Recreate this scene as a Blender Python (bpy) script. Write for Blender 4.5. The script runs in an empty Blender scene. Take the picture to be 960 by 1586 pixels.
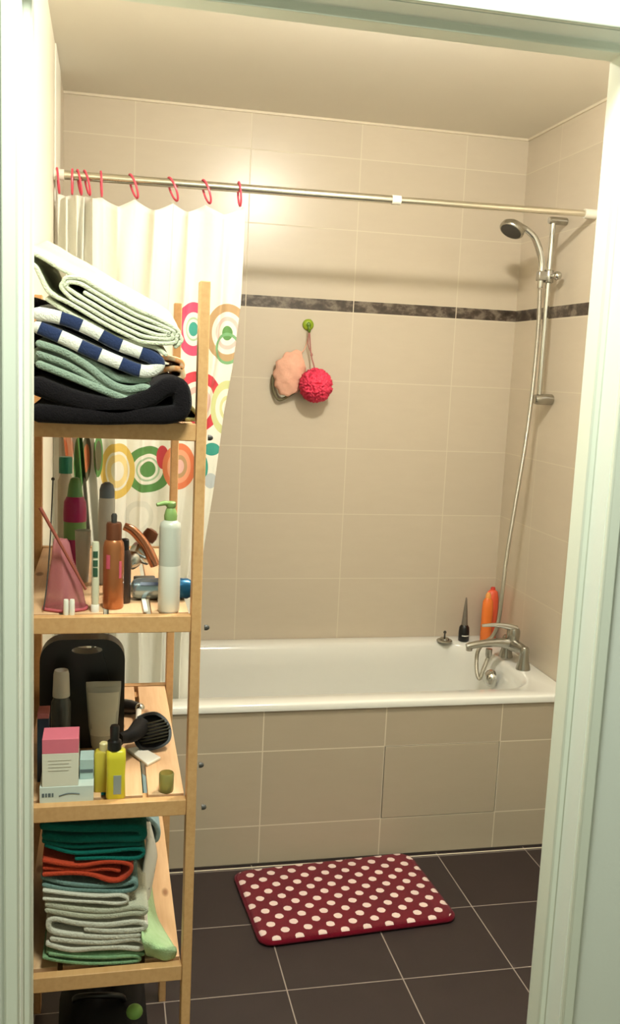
import bpy, bmesh, math, random
from mathutils import Vector, Matrix, noise
random.seed(7)
PI = math.pi
C = bpy.context.scene.collection

# ------------------------------------------------------------------ camera
CAM = (-1.28391, -3.43450, 1.55201)
YAW, PITCH, ROLL, F = 0.216391, -0.149721, 0.045234, 1458.58
_fw = Vector((math.sin(YAW)*math.cos(PITCH), math.cos(YAW)*math.cos(PITCH), math.sin(PITCH)))
_r = Vector((math.cos(YAW), -math.sin(YAW), 0)); _u = _r.cross(_fw)
_r2 = math.cos(ROLL)*_r + math.sin(ROLL)*_u; _u2 = math.cos(ROLL)*_u - math.sin(ROLL)*_r
cam_d = bpy.data.cameras.new('camera'); cam = bpy.data.objects.new('camera', cam_d); C.objects.link(cam)
m = Matrix((_r2, _u2, -_fw)).transposed().to_4x4(); m.translation = Vector(CAM); cam.matrix_world = m
cam_d.sensor_fit = 'VERTICAL'; cam_d.sensor_height = 36.0; cam_d.lens = F*36.0/1586.0
cam_d.clip_start = 0.05
bpy.context.scene.camera = cam

def at(x, y, axis, val):
    v = _fw*F + _r2*(x-480) - _u2*(y-793)
    i = 'XYZ'.index(axis); t = (val-CAM[i])/v[i]
    return Vector(CAM)+t*v
def W(x, y, Y): return at(x, y, 'Y', Y)
def mpp(Y):            # metres per photo pixel at depth Y (roughly)
    return (Y-CAM[1])/F

# ------------------------------------------------------------------ materials
def lin(c):
    return tuple(((v/255)/12.92 if v/255 <= .04045 else ((v/255+.055)/1.055)**2.4) for v in c)+(1,)
class N:
    """small node helper"""
    def __init__(s, name):
        s.m = bpy.data.materials.new(name); s.m.use_nodes = True
        s.t = s.m.node_tree; s.b = s.t.nodes['Principled BSDF']
    def new(s, typ, **kw):
        n = s.t.nodes.new(typ)
        for k, v in kw.items(): setattr(n, k, v)
        return n
    def put(s, inp, v):
        if v is None: return
        if isinstance(v, bpy.types.NodeSocket): s.t.links.new(v, inp)
        else: inp.default_value = v
    def math(s, op, a, b=None, c=None):
        n = s.new('ShaderNodeMath', operation=op)
        s.put(n.inputs[0], a); s.put(n.inputs[1], b); s.put(n.inputs[2], c)
        return n.outputs[0]
    def mix(s, fac, a, b):
        n = s.new('ShaderNodeMix', data_type='RGBA')
        s.put(n.inputs[0], fac); s.put(n.inputs[6], a); s.put(n.inputs[7], b)
        return n.outputs[2]
    def noise(s, scale, detail=3, vec=None, rough=.5):
        n = s.new('ShaderNodeTexNoise'); n.inputs['Scale'].default_value = scale
        n.inputs['Detail'].default_value = detail; n.inputs['Roughness'].default_value = rough
        if vec is not None: s.put(n.inputs['Vector'], vec)
        return n.outputs['Fac']
    def pos(s):
        return s.new('ShaderNodeNewGeometry').outputs['Position']
    def obj(s):
        return s.new('ShaderNodeTexCoord').outputs['Object']
    def uv(s):
        return s.new('ShaderNodeTexCoord').outputs['UV']
    def sep(s, v):
        n = s.new('ShaderNodeSeparateXYZ'); s.put(n.inputs[0], v); return n.outputs
    def com(s, x, y, z=0.0):
        n = s.new('ShaderNodeCombineXYZ'); s.put(n.inputs[0], x); s.put(n.inputs[1], y); s.put(n.inputs[2], z); return n.outputs[0]
    def scale(s, v, sc):
        n = s.new('ShaderNodeMapping'); s.put(n.inputs[0], v); n.inputs['Scale'].default_value = sc; return n.outputs[0]
    def bump(s, h, strength=.3, dist=.002):
        n = s.new('ShaderNodeBump'); n.inputs['Strength'].default_value = strength; n.inputs['Distance'].default_value = dist
        s.put(n.inputs['Height'], h); s.put(s.b.inputs['Normal'], n.outputs[0])
    def ramp(s, fac, stops, mode='LINEAR'):
        n = s.new('ShaderNodeValToRGB'); s.put(n.inputs[0], fac); cr = n.color_ramp; cr.interpolation = mode
        while len(cr.elements) < len(stops): cr.elements.new(1)
        for e, (p, c) in zip(cr.elements, stops): e.position = p; e.color = c
        return n.outputs[0], n.outputs[1]
    def out(s, color=None, rough=None, metal=None, trans=None, ior=None, alpha=None, sheen=None, coat=None, spec=None, sss=None):
        for k, v in (('Base Color', color), ('Roughness', rough), ('Metallic', metal), ('Transmission Weight', trans), ('IOR', ior), ('Alpha', alpha),
                     ('Sheen Weight', sheen), ('Coat Weight', coat), ('Specular IOR Level', spec)):
            if v is not None: s.put(s.b.inputs[k], v)
        return s.m

def plain(name, c, rough=.5, metal=0, var=.06, nscale=40, bump=0, bscale=200, **kw):
    n = N(name); col = lin(c)
    f = n.noise(nscale, 3, n.obj())
    d = tuple(v*(1-var) for v in col[:3])+(1,); l = tuple(min(1, v*(1+var)) for v in col[:3])+(1,)
    if bump: n.bump(n.noise(bscale, 2, n.obj()), bump, .002)
    return n.out(n.mix(f, d, l), rough, metal, **kw)

def wall_tile(name, axis, pitch, off, rows, stripe=None, base=(214, 201, 180), grout=(222, 212, 190), jw=.0016, rough=.28, spec=.5, mortar=True):
    """large wall tiles: vertical joints every pitch along axis, rows from a function of Z"""
    n = N(name); p = n.sep(n.pos()); h = p['XYZ'.index(axis)]; z = p[2]
    hx = n.math('DIVIDE', n.math('SUBTRACT', h, off), pitch)
    fx = n.math('ABSOLUTE', n.math('SUBTRACT', n.math('FRACT', n.math('ADD', hx, .5)), .5))
    jx = n.math('LESS_THAN', n.math('MULTIPLY', fx, pitch), jw)
    if stripe:
        hi = n.math('GREATER_THAN', z, (stripe[0]+stripe[1])/2)
        o = n.math('ADD', n.math('MULTIPLY', hi, stripe[1]-rows[0]), rows[0])
        zz = n.math('DIVIDE', n.math('SUBTRACT', z, o), rows[1])
    else:
        zz = n.math('DIVIDE', n.math('SUBTRACT', z, rows[0]), rows[1])
    fz = n.math('ABSOLUTE', n.math('SUBTRACT', n.math('FRACT', n.math('ADD', zz, .5)), .5))
    jz = n.math('LESS_THAN', n.math('MULTIPLY', fz, rows[1]), jw)
    j = n.math('MAXIMUM', jx, jz)
    if stripe:   # no row joint inside the border band, joints at its edges
        ins = n.math('MULTIPLY', n.math('GREATER_THAN', z, stripe[0]), n.math('LESS_THAN', z, stripe[1]))
        j = n.math('MAXIMUM', jx, n.math('MULTIPLY', jz, n.math('SUBTRACT', 1.0, ins)))
    cell = n.com(n.math('FLOOR', hx), n.math('FLOOR', zz), 0.0)
    wn = n.new('ShaderNodeTexWhiteNoise', noise_dimensions='2D'); n.put(wn.inputs['Vector'], cell)
    b = lin(base)
    c1 = n.mix(wn.outputs['Value'], tuple(v*.96 for v in b[:3])+(1,), tuple(v*1.03 for v in b[:3])+(1,))
    sp = n.scale(n.pos(), (6, 6, 22) if axis == 'X' else (6, 6, 22))
    c1 = n.mix(n.math('MULTIPLY', n.noise(1.5, 5, sp, .65), .5), c1, tuple(v*k for v, k in zip(b[:3], (.84, .83, .80)))+(1,))
    r = n.math('ADD', rough, n.math('MULTIPLY', j, .4))
    if stripe:
        mo = n.noise(22, 4, n.scale(n.pos(), (1, 1, 1.5)), .6)
        sc, _ = n.ramp(mo, [(.30, lin((38, 28, 22))), (.48, lin((74, 62, 52))), (.62, lin((128, 116, 102))), (.8, lin((60, 48, 40)))])
        c1 = n.mix(ins, c1, sc)
    c = n.mix(j, c1, lin(grout))
    n.bump(n.math('SUBTRACT', 1.0, j), .25, .0012)
    return n.out(c, r, spec=spec)

ROW0, RH = 1.5150, .25
STRIPE = (1.7684, 1.8094)
M = {}
M['tile_back'] = wall_tile('beige_tile_back', 'X', .4, 0, (ROW0, RH), STRIPE)
M['tile_right'] = wall_tile('beige_tile_right', 'Y', .4, -.27, (ROW0, RH), STRIPE)
M['tile_panel'] = wall_tile('beige_tile_panel', 'X', .3945, -.009, (.1293, .2458), None, base=(190, 177, 154), jw=.0018, rough=.4)
M['tile_hatch'] = wall_tile('beige_tile_hatch', 'X', 40, 15, (20, 50), None, base=(190, 177, 154), rough=.4)
def floor_mat():
    n = N('dark_slate_floor_tile'); p = n.sep(n.pos())
    def jt(v, off, pit):
        a = n.math('DIVIDE', n.math('SUBTRACT', v, off), pit)
        return a, n.math('LESS_THAN', n.math('MULTIPLY', n.math('ABSOLUTE', n.math('SUBTRACT', n.math('FRACT', n.math('ADD', a, .5)), .5)), pit), .0016)
    ax, jx = jt(p[0], -.8207, .3069); ay, jy = jt(p[1], -1.0165, .2945)
    j = n.math('MAXIMUM', jx, jy)
    wn = n.new('ShaderNodeTexWhiteNoise', noise_dimensions='2D'); n.put(wn.inputs['Vector'], n.com(n.math('FLOOR', ax), n.math('FLOOR', ay)))
    c = n.mix(n.noise(9, 5, n.pos(), .6), lin((38, 28, 28)), lin((50, 38, 37)))
    c = n.mix(n.math('MULTIPLY', wn.outputs['Value'], .25), c, lin((50, 42, 44)))
    c = n.mix(j, c, lin((150, 138, 128)))
    n.bump(n.math('SUBTRACT', 1.0, j), .2, .001)
    return n.out(c, .5)
M['floor'] = floor_mat()
M['hall_floor'] = plain('hall_floor_vinyl', (140, 124, 104), .5)
M['ceiling'] = plain('ceiling_paint', (240, 234, 220), .8, var=.015, nscale=6)
M['wall_paint'] = plain('white_wall_paint', (236, 240, 232), .6, var=.012, nscale=8, bump=.08, bscale=120)
M['cream_paint'] = plain('cream_wall_paint', (240, 234, 214), .55, var=.012, nscale=8)
M['frame_paint'] = plain('door_frame_paint', (232, 236, 222), .4, var=.012, nscale=8)
M['white_board'] = plain('white_board', (252, 250, 236), .4, var=.01)
M['enamel'] = plain('white_enamel', (236, 236, 228), .12, var=.01, coat=.5)
M['caulk'] = plain('white_caulk', (226, 214, 190), .5)
M['dark_joint'] = plain('dark_joint', (56, 48, 42), .8)
M['chrome'] = plain('chrome', (205, 205, 200), .13, 1, var=.02)
M['brushed'] = plain('satin_chrome', (176, 174, 166), .26, 1, var=.03)
M['steel_rod'] = plain('steel_rod', (226, 222, 208), .2, 1, var=.03)
M['dark_grey'] = plain('dark_grey_rubber', (62, 60, 56), .5)
M['white_plastic'] = plain('white_plastic', (238, 234, 220), .35, var=.02)
M['pink_plastic'] = plain('pink_red_plastic', (224, 80, 100), .35)
M['black'] = plain('black_plastic', (14, 14, 14), .35)
M['black_matte'] = plain('black_matte', (9, 9, 10), .7, spec=.25)
M['lamp_glass'] = None

def wood_mat():
    n = N('pine_wood'); o = n.obj()
    g = n.noise(3.0, 4, n.scale(o, (38, 3, 38)), .6)
    k = n.noise(5, 2, o)
    c = n.mix(g, lin((198, 146, 92)), lin((230, 186, 132)))
    c = n.mix(n.math('MULTIPLY', k, .35), c, lin((196, 142, 88)))
    n.bump(g, .12, .001)
    return n.out(c, .5)
M['wood'] = wood_mat()
def slat_mat():
    n = N('pine_slat_wood'); o = n.obj()
    g = n.noise(3.0, 4, n.scale(o, (40, 3, 20)), .6)
    c = n.mix(g, lin((206, 158, 112)), lin((236, 198, 156)))
    v = n.new('ShaderNodeTexVoronoi'); n.put(v.inputs['Vector'], n.scale(o, (14, 6, 1))); v.inputs['Scale'].default_value = 1.3
    kn, _ = n.ramp(v.outputs['Distance'], [(.0, (1, 1, 1, 1)), (.10, (.8, .8, .8, 1)), (.17, (0, 0, 0, 1))])
    c = n.mix(kn, c, lin((140, 86, 50)))
    return n.out(c, .5)
M['slat'] = slat_mat()

def terry(name, c, c2=None, scale=14):
    n = N(name); o = n.obj(); col = lin(c)
    c2 = lin(c2) if c2 else tuple(v*.75 for v in col[:3])+(1,)
    f = n.noise(scale, 4, o)
    n.bump(n.math('ADD', n.noise(420, 2, o), n.noise(60, 2, o)), .6, .004)
    return n.out(n.mix(f, col, c2), .95, sheen=.08, spec=.1)
M['cream_towel'] = terry('cream_terry', (226, 228, 204), (204, 208, 180))
M['sage_towel'] = terry('sage_terry', (150, 166, 148), (128, 146, 132))
M['charcoal_towel'] = terry('charcoal_terry', (26, 22, 25), (15, 12, 15))
M['teal_towel'] = terry('teal_terry', (20, 112, 98), (14, 88, 80))
M['orange_towel'] = terry('rust_orange_terry', (198, 76, 46), (170, 58, 38))
M['bluegrey_towel'] = terry('blue_grey_terry', (124, 150, 142), (104, 132, 128))
M['white_towel'] = terry('white_terry', (220, 216, 200), (196, 192, 176))
M['ecru_towel'] = terry('ecru_terry', (206, 204, 182), (182, 182, 160))
M['palegreen_towel'] = terry('pale_green_terry', (156, 190, 130), (190, 212, 170), 40)
M['mint_towel'] = terry('mint_terry', (150, 180, 136), (96, 138, 100), 60)
M['lightblue_towel'] = terry('light_blue_terry', (168, 194, 196), (148, 178, 184))
M['yellow_cloth'] = terry('yellow_cloth', (208, 200, 140), (150, 140, 80))
def patch_mat():
    n = N('orange_white_print'); f = n.noise(38, 2, n.obj())
    c, _ = n.ramp(f, [(.40, lin((240, 226, 196))), (.5, lin((236, 160, 96))), (.62, lin((238, 214, 176)))])
    return n.out(c, .9)
M['print_cloth'] = patch_mat()
def check_mat():
    n = N('blue_white_check'); u = n.sep(n.uv())
    a = n.math('GREATER_THAN', n.math('FRACT', n.math('DIVIDE', u[0], .066)), .5)
    b = n.math('GREATER_THAN', n.math('FRACT', n.math('DIVIDE', u[1], .066)), .5)
    x = n.math('ABSOLUTE', n.math('SUBTRACT', a, b))
    c = n.mix(x, lin((18, 38, 80)), lin((226, 224, 214)))
    n.bump(n.noise(420, 2, n.obj()), .5, .003)
    return n.out(c, .95, sheen=.3)
M['check_towel'] = check_mat()

# ------------------------------------------------------------------ mesh builder
LOC = {}
class MB:
    def __init__(s):
        s.bm = bmesh.new(); s.uvl = s.bm.loops.layers.uv.new('UVMap')
    def box(s, x0, x1, y0, y1, z0, z1):
        v = [s.bm.verts.new(p) for p in ((x0,y0,z0),(x1,y0,z0),(x1,y1,z0),(x0,y1,z0),(x0,y0,z1),(x1,y0,z1),(x1,y1,z1),(x0,y1,z1))]
        for f in ((0,3,2,1),(4,5,6,7),(0,1,5,4),(1,2,6,5),(2,3,7,6),(3,0,4,7)): s.bm.faces.new([v[i] for i in f])
        return s
    def obox(s, c, ex, ey, ez, hx, hy, hz):
        c, ex, ey, ez = Vector(c), Vector(ex).normalized(), Vector(ey).normalized(), Vector(ez).normalized()
        P = [(-1,-1,-1),(1,-1,-1),(1,1,-1),(-1,1,-1),(-1,-1,1),(1,-1,1),(1,1,1),(-1,1,1)]
        v = [s.bm.verts.new(c+ex*a*hx+ey*b*hy+ez*d*hz) for a,b,d in P]
        for f in ((0,3,2,1),(4,5,6,7),(0,1,5,4),(1,2,6,5),(2,3,7,6),(3,0,4,7)): s.bm.faces.new([v[i] for i in f])
        return s
    def loft(s, rings, cap0=True, cap1=True, closed=True):
        R = [[s.bm.verts.new(p) for p in r] for r in rings]
        for a, b in zip(R, R[1:]):
            k = len(a)
            for i in range(k if closed else k-1):
                j = (i+1) % k
                s.bm.faces.new((a[i], a[j], b[j], b[i]))
        if cap0: s.bm.faces.new(R[0][::-1])
        if cap1: s.bm.faces.new(R[-1])
        return s
    def tube(s, pts, r, n=12, caps=True, smooth=0):
        pts = [Vector(p) for p in pts]
        if smooth: pts = spline(pts, smooth)
        k = len(pts)
        rr = r if isinstance(r, (list, tuple)) else [r]*k
        if len(rr) != k:
            rr = [lerp_list(rr, i/(k-1)) for i in range(k)]
        T = [(pts[min(i+1,k-1)]-pts[max(i-1,0)]).normalized() for i in range(k)]
        up = Vector((0,0,1)) if abs(T[0].z) < .9 else Vector((0,1,0))
        nn = T[0].cross(up).normalized(); rings = []
        for i in range(k):
            nn = (nn-T[i]*nn.dot(T[i])).normalized(); b = T[i].cross(nn)
            rings.append([pts[i]+(nn*math.cos(2*PI*j/n)+b*math.sin(2*PI*j/n))*rr[i] for j in range(n)])
        return s.loft(rings, caps, caps)
    def lathe(s, prof, c, n=28, ax=(0,0,1), sx=1.0, sy=1.0):
        """prof: (radius, height) pairs from bottom to top along ax"""
        q = Vector((0,0,1)).rotation_difference(Vector(ax).normalized()); c = Vector(c)
        rings = [[c+q@Vector((max(r,1e-4)*sx*math.cos(2*PI*j/n), max(r,1e-4)*sy*math.sin(2*PI*j/n), h)) for j in range(n)] for r, h in prof]
        return s.loft(rings)
    def ell(s, c, rx, ry, rz, nu=24, nv=14, rot=None, wob=0, wsc=20):
        c = Vector(c); rings = []
        for i in range(nv+1):
            a = PI*(i/nv)-PI/2; a = max(-PI/2+.03, min(PI/2-.03, a))
            ring = []
            for j in range(nu):
                p = Vector((rx*math.cos(a)*math.cos(2*PI*j/nu), ry*math.cos(a)*math.sin(2*PI*j/nu), rz*math.sin(a)))
                if wob: p *= 1+wob*noise.noise(p*wsc+c)
                ring.append(c+(rot@p if rot else p))
            rings.append(ring)
        return s.loft(rings)
    def prism(s, poly, y0, y1):
        """poly of (x, z) extruded along Y"""
        a = [(x, y0, z) for x, z in poly]; b = [(x, y1, z) for x, z in poly]
        return s.loft([a, b])
    def ribbon(s, pts, th, y0, y1, ny=8, wob=.0015, drift=(0, 0), sub=6, taper=1.0):
        """folded cloth: centre line of (x, z) points in cross-section, thickness th, run along Y from y0 to y1"""
        P = spline([Vector((p[0], 0, p[1])) for p in pts], sub); k = len(P)
        nr = []; cum = [0]
        for i in range(k):
            t = (P[min(i+1,k-1)]-P[max(i-1,0)]).normalized(); nr.append(Vector((-t.z, 0, t.x)))
            if i: cum.append(cum[-1]+(P[i]-P[i-1]).length)
        t0 = (P[0]-P[1]).normalized(); t1 = (P[-1]-P[-2]).normalized()
        def section(h):
            L = [P[i]+nr[i]*h for i in range(k)]; R = [P[i]-nr[i]*h for i in range(k)]
            e1 = [P[-1]+t1*h*math.sin(a)+nr[-1]*h*math.cos(a) for a in (PI/4, PI/2, 3*PI/4)]
            e0 = [P[0]+t0*h*math.sin(a)-nr[0]*h*math.cos(a) for a in (PI/4, PI/2, 3*PI/4)]
            return L, e1, R, e0
        ys = [y0, y0+th*.12, y0+th*.35]+[y0+th*.35+(y1-y0-th*.7)*i/ny for i in range(1, ny)]+[y1-th*.35, y1-th*.12, y1]
        hs = [.62, .88, 1]+[1]*(ny-1)+[1, .88, .62]
        rows = []
        seed = random.random()*50
        fit = lambda x, y: max(x, XN+.006) if y < -1.9015 else max(x, XN+.0215)
        for y, hf in zip(ys, hs):
            L, e1, R, e0 = section(th/2*hf)
            ring = L+e1+R[::-1]+e0
            f = (y-y0)/(y1-y0)
            sh = Vector((drift[0]*f, y, drift[1]*f))
            out = []
            for p in ring:
                q = p+sh
                w = Vector((noise.noise(Vector((q.x*22, y*14, seed))), 0, noise.noise(Vector((q.z*26, y*14, seed+9)))))*wob
                q = q+w; q.x = fit(q.x, q.y); out.append(q)
            rows.append([s.bm.verts.new(p) for p in out])
        m_ = len(rows[0]); arc = cum+[cum[-1]]*3+cum[::-1]+[0]*3
        for (a, b, ya, yb) in zip(rows, rows[1:], ys, ys[1:]):
            for i in range(m_):
                j = (i+1) % m_
                f = s.bm.faces.new((a[i], a[j], b[j], b[i]))
                for l, (u, v) in zip(f.loops, ((arc[i],ya),(arc[j],ya),(arc[j],yb),(arc[i],yb))): l[s.uvl].uv = (u, v)
        for row, yy, fl in ((rows[0], y0, 0), (rows[-1], y1, 1)):
            L = row[:k]; R = row[k+3:k+3+k][::-1]
            def face(vs, us):
                vs, us = (vs, us) if fl else (vs[::-1], us[::-1])
                f = s.bm.faces.new(vs)
                for l, u in zip(f.loops, us): l[s.uvl].uv = (u, yy)
            for i in range(k-1): face((L[i], L[i+1], R[i+1], R[i]), (cum[i], cum[i+1], cum[i+1], cum[i]))
            face([L[-1]]+row[k:k+3]+[R[-1]], [cum[-1]]*5)
            face([R[0]]+row[2*k+3:2*k+6]+[L[0]], [0]*5)
        return s
    def build(s, name, mat, parent=None, bevel=0, seg=2, sharp=40, subsurf=0, origin=None, smooth=True):
        bmesh.ops.recalc_face_normals(s.bm, faces=s.bm.faces)
        me = bpy.data.meshes.new(name)
        vs = [v.co.copy() for v in s.bm.verts]
        if parent is None:
            lo = Vector([min(v[i] for v in vs) for i in range(3)]); hi = Vector([max(v[i] for v in vs) for i in range(3)])
            o = Vector(((lo.x+hi.x)/2, (lo.y+hi.y)/2, lo.z)) if origin is None else Vector(origin)
        else: o = LOC[parent.name]
        for v in s.bm.verts: v.co -= o
        s.bm.to_mesh(me); s.bm.free()
        if smooth:
            me.shade_smooth(); me.set_sharp_from_angle(angle=math.radians(sharp))
        ob = bpy.data.objects.new(name, me); C.objects.link(ob)
        for mm in (mat if isinstance(mat, (list, tuple)) else [mat]): me.materials.append(mm)
        if parent is None: ob.location = o
        else: ob.parent = parent
        LOC[ob.name] = o
        if bevel:
            b = ob.modifiers.new('bevel', 'BEVEL'); b.width = bevel; b.segments = seg; b.limit_method = 'ANGLE'; b.angle_limit = math.radians(35)
        if subsurf:
            b = ob.modifiers.new('sub', 'SUBSURF'); b.levels = subsurf; b.render_levels = subsurf
        return ob

def lerp_list(l, t):
    x = t*(len(l)-1); i = min(int(x), len(l)-2); f = x-i
    return l[i]*(1-f)+l[i+1]*f
def spline(pts, sub):
    if sub <= 1 or len(pts) < 3: return list(pts)
    out = []; k = len(pts)
    for i in range(k-1):
        p0, p1, p2, p3 = pts[max(i-1,0)], pts[i], pts[i+1], pts[min(i+2,k-1)]
        for j in range(sub):
            t = j/sub
            out.append(.5*((2*p1)+(p2-p0)*t+(2*p0-5*p1+4*p2-p3)*t*t+(3*p1-p0-3*p2+p3)*t*t*t))
    out.append(pts[-1]); return out
def tag(o, label, cat, group=None):
    o['label'] = label; o['category'] = cat
    if group: o['group'] = group
    return o
def thing(name, loc, label, cat, group=None):
    o = bpy.data.objects.new(name, None); C.objects.link(o); o.location = loc; o.empty_display_size = .05
    LOC[o.name] = Vector(loc)
    return tag(o, label, cat, group)
def struct(name, mb, mat, **kw):
    o = mb.build(name, mat, **kw); o['kind'] = 'structure'; return o
def rrect(x0, x1, y0, y1, r, z, n=8):
    pts = []
    for cx, cy, a0 in ((x1-r, y1-r, 0), (x0+r, y1-r, PI/2), (x0+r, y0+r, PI), (x1-r, y0+r, 3*PI/2)):
        for i in range(n+1):
            a = a0+PI/2*i/n; pts.append(Vector((cx+r*math.cos(a), cy+r*math.sin(a), z)))
    return pts

# ------------------------------------------------------------------ the room
XL, XR, YB, ZC = -1.44, .242, 0.0, 2.437
XN = XL
ZR_ = .535
M['tile_left'] = M['tile_right']
YF0, YF1 = -2.115, -2.03       # wall with the doorway
DX0, DX1, DZ = -1.3855, -.535, 2.04
struct('floor', MB().box(XL-.1, XR+.1, YF0, YB+.1, -.08, 0), M['floor'])
struct('wall_back', MB().box(XL-.1, XR+.1, YB, YB+.1, 0, ZC), M['tile_back'])
struct('wall_right', MB().box(XR, XR+.1, YF1, YB, 0, ZC), M['tile_right'])
struct('wall_left', MB().box(XL-.1, XL, YF1, YB, 0, ZC), M['cream_paint'])
struct('trim_2', MB().box(XL, XL+.003, -.235, YB, ZR_, ZC-.008), M['tile_left'])
struct('ceiling', MB().box(XL-.1, XR+.1, YF1, YB+.1, ZC, ZC+.08), M['ceiling'])
wf = MB(); wf.box(-2.4, DX0-.012, YF0, YF1, 0, 2.6); wf.box(DX1+.012, 1.2, YF0, YF1, 0, 2.6); wf.box(DX0-.012, DX1+.012, YF0, YF1, DZ+.012, 2.6)
struct('wall_front', wf, M['wall_paint'])
# pale bead where walls and ceiling meet
tr = MB(); tr.box(XL, XR, -.006, 0, ZC-.008, ZC); tr.box(XR-.006, XR, YF1, 0, ZC-.008, ZC)
struct('trim_1', tr, M['caulk'])
# white board on the left wall beside the tiles
struct('trim_6', MB().box(XL, XL+.004, -.50, -.235, ZR_, ZC-.002), M['white_board'], bevel=.001)
# door frame: stop at the back, rebate towards the hall, narrow casing
def frame_piece(kind):
    # profile across the wall: (out-of-opening offset, Y)
    return [(.0, YF1+.006), (.0, YF1-.038), (.013, YF1-.040), (.013, YF0-.010), (.034, YF0-.010), (.034, YF0), (.02, YF0), (.02, YF1), (.034, YF1), (.034, YF1+.006)]
fr = MB(); rings = []
for (sx, sz, x, z) in ((-1, 0, DX0, 0), (-1, 1, DX0, DZ), (1, 1, DX1, DZ), (1, 0, DX1, 0)):
    rings.append([(x+sx*o, y, z+(o if sz else 0)) for o, y in frame_piece(0)])
fr.loft(rings)
struct('trim_3', fr, M['frame_paint'], bevel=.003)
# hall around the camera
struct('floor_hall', MB().box(-2.4, 1.2, -4.6, YF0, -.08, 0), M['hall_floor'])
struct('ceiling_hall', MB().box(-2.4, 1.2, -4.6, YF0, 2.6, 2.68), M['wall_paint'])
struct('wall_hall_left', MB().box(-2.5, -2.4, -4.6, YF0, 0, 2.6), M['wall_paint'])
struct('wall_hall_right', MB().box(1.2, 1.3, -4.6, YF0, 0, 2.6), M['wall_paint'])
struct('wall_hall_back', MB().box(-2.4, 1.2, -4.7, -4.6, 0, 2.6), M['wall_paint'])
# tiled bath front with access hatch
ZR = .531
HX0, HX1, HZ0, HZ1 = -.4035+.003, -.009-.003, .1293+.002, .3751-.002
pf = MB()
pf.box(XL, HX0-.0025, -.696, -.66, 0, ZR-.026); pf.box(HX1+.0025, XR, -.696, -.66, 0, ZR-.026)
pf.box(HX0-.0025, HX1+.0025, -.696, -.66, 0, HZ0-.0015); pf.box(HX0-.0025, HX1+.0025, -.696, -.66, HZ1+.002, ZR-.026)
bp = struct('wall_bath_front', pf, M['tile_panel'])
MB().box(HX0-.0025, HX1+.0025, -.684, -.66, HZ0-.0015, HZ1+.002).build('hatch_recess', M['dark_joint'], bp)
h = MB().box(HX0, HX1, -.697, -.684, HZ0, HZ1).build('access_hatch', M['tile_hatch'], bp, bevel=.001)
struct('trim_4', MB().box(XL, XR, -.700, -.696, 0, .004), M['dark_joint'])
struct('trim_5', MB().box(XL, XR, -.716, -.711, -.001, .0008), M['caulk'])

# ------------------------------------------------------------------ bath
bath = thing('bathtub', (-.6, -.35, 0), 'long white enamel bathtub set behind the beige tiled front', 'bathtub')
def q(x0, x1, y0, y1, r, z): return rrect(x0, x1, y0, y1, r, z, 10)
tb = MB()
tb.loft([q(XL+.004, XR-.003, -.690, -.012, .008, ZR-.026), q(XL+.002, XR-.001, -.703, -.003, .010, ZR-.024), q(XL+.002, XR-.001, -.705, -.002, .010, ZR-.006),
         q(XL+.006, XR-.004, -.700, -.006, .010, ZR-.001), q(XL+.012, XR-.010, -.694, -.012, .012, ZR),
         q(-1.385, .150, -.632, -.068, .12, ZR), q(-1.378, .142, -.625, -.075, .12, ZR-.004), q(-1.370, .134, -.616, -.084, .12, ZR-.018),
         q(-1.340, .118, -.605, -.095, .12, .44), q(-1.26, .095, -.590, -.115, .12, .30), q(-1.16, .07, -.565, -.14, .12, .20), q(-1.10, .03, -.53, -.175, .10, .15),
         q(-1.0, -.05, -.47, -.23, .08, .135)], cap0=False)
tb.build('tub_shell', M['enamel'], bath, sharp=60)
ov = at(768, 1048, 'X', .122)
oc = MB(); ax = Vector((-1, -.0, .12)).normalized()
ov = Vector((.104, ov.y-.006, ov.z-.004))
oc.lathe([(.031, -.004), (.032, .004), (.031, .010), (.027, .020), (.018, .028), (.006, .031)], ov, 28, ax)
oc.build('overflow_cover', M['chrome'], bath)
pl = at(688, 993, 'Z', ZR)

plug = thing('bath_plug', (pl.x, pl.y, ZR), 'round metal bath plug with upright stem lying on the back rim', 'plug')
MB().lathe([(.030, 0), (.031, .003), (.028, .006), (.019, .007), (.017, .013), (.006, .015)], (pl.x, pl.y, ZR), 28).build('plug_disc', M['brushed'], plug)
MB().lathe([(.0035, .014), (.003, .030), (.006, .033), (.006, .038), (.002, .042)], (pl.x, pl.y, ZR), 14).build('plug_stem', M['dark_grey'], plug)

# ------------------------------------------------------------------ mixer tap
ty = -.36; tx = .178; tz = .600
tap = thing('bath_mixer_tap', (tx, ty, ZR), 'chrome bath mixer tap with lever on the right end of the tub', 'tap')
for yy in (ty-.075, ty+.075):
    MB().lathe([(.026, 0), (.025, .006), (.019, .03), (.016, .055), (.016, .075), (.012, .082)], (tx, yy, ZR), 24).build('pillar', M['brushed'], tap)
b = MB(); b.tube([(tx, ty-.088, tz-.002), (tx, ty-.06, tz), (tx-.006, ty-.03, tz), (tx-.012, ty, tz), (tx-.006, ty+.03, tz), (tx, ty+.06, tz), (tx, ty+.088, tz)], [.013, .016, .02, .026, .02, .016, .013], 20, smooth=3)
b.build('tap_body', M['brushed'], tap)
b = MB(); b.tube([(tx-.012, ty, tz), (tx-.06, ty, tz+.008), (tx-.12, ty, tz+.006), (tx-.165, ty, tz), (tx-.188, ty, tz-.006)], [.022, .017, .014, .013, .012], 18, smooth=4)
b.lathe([(.011, 0), (.012, .012), (.010, .016)], (tx-.178, ty, tz-.020), 18)
b.build('spout', M['brushed'], tap)
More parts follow.
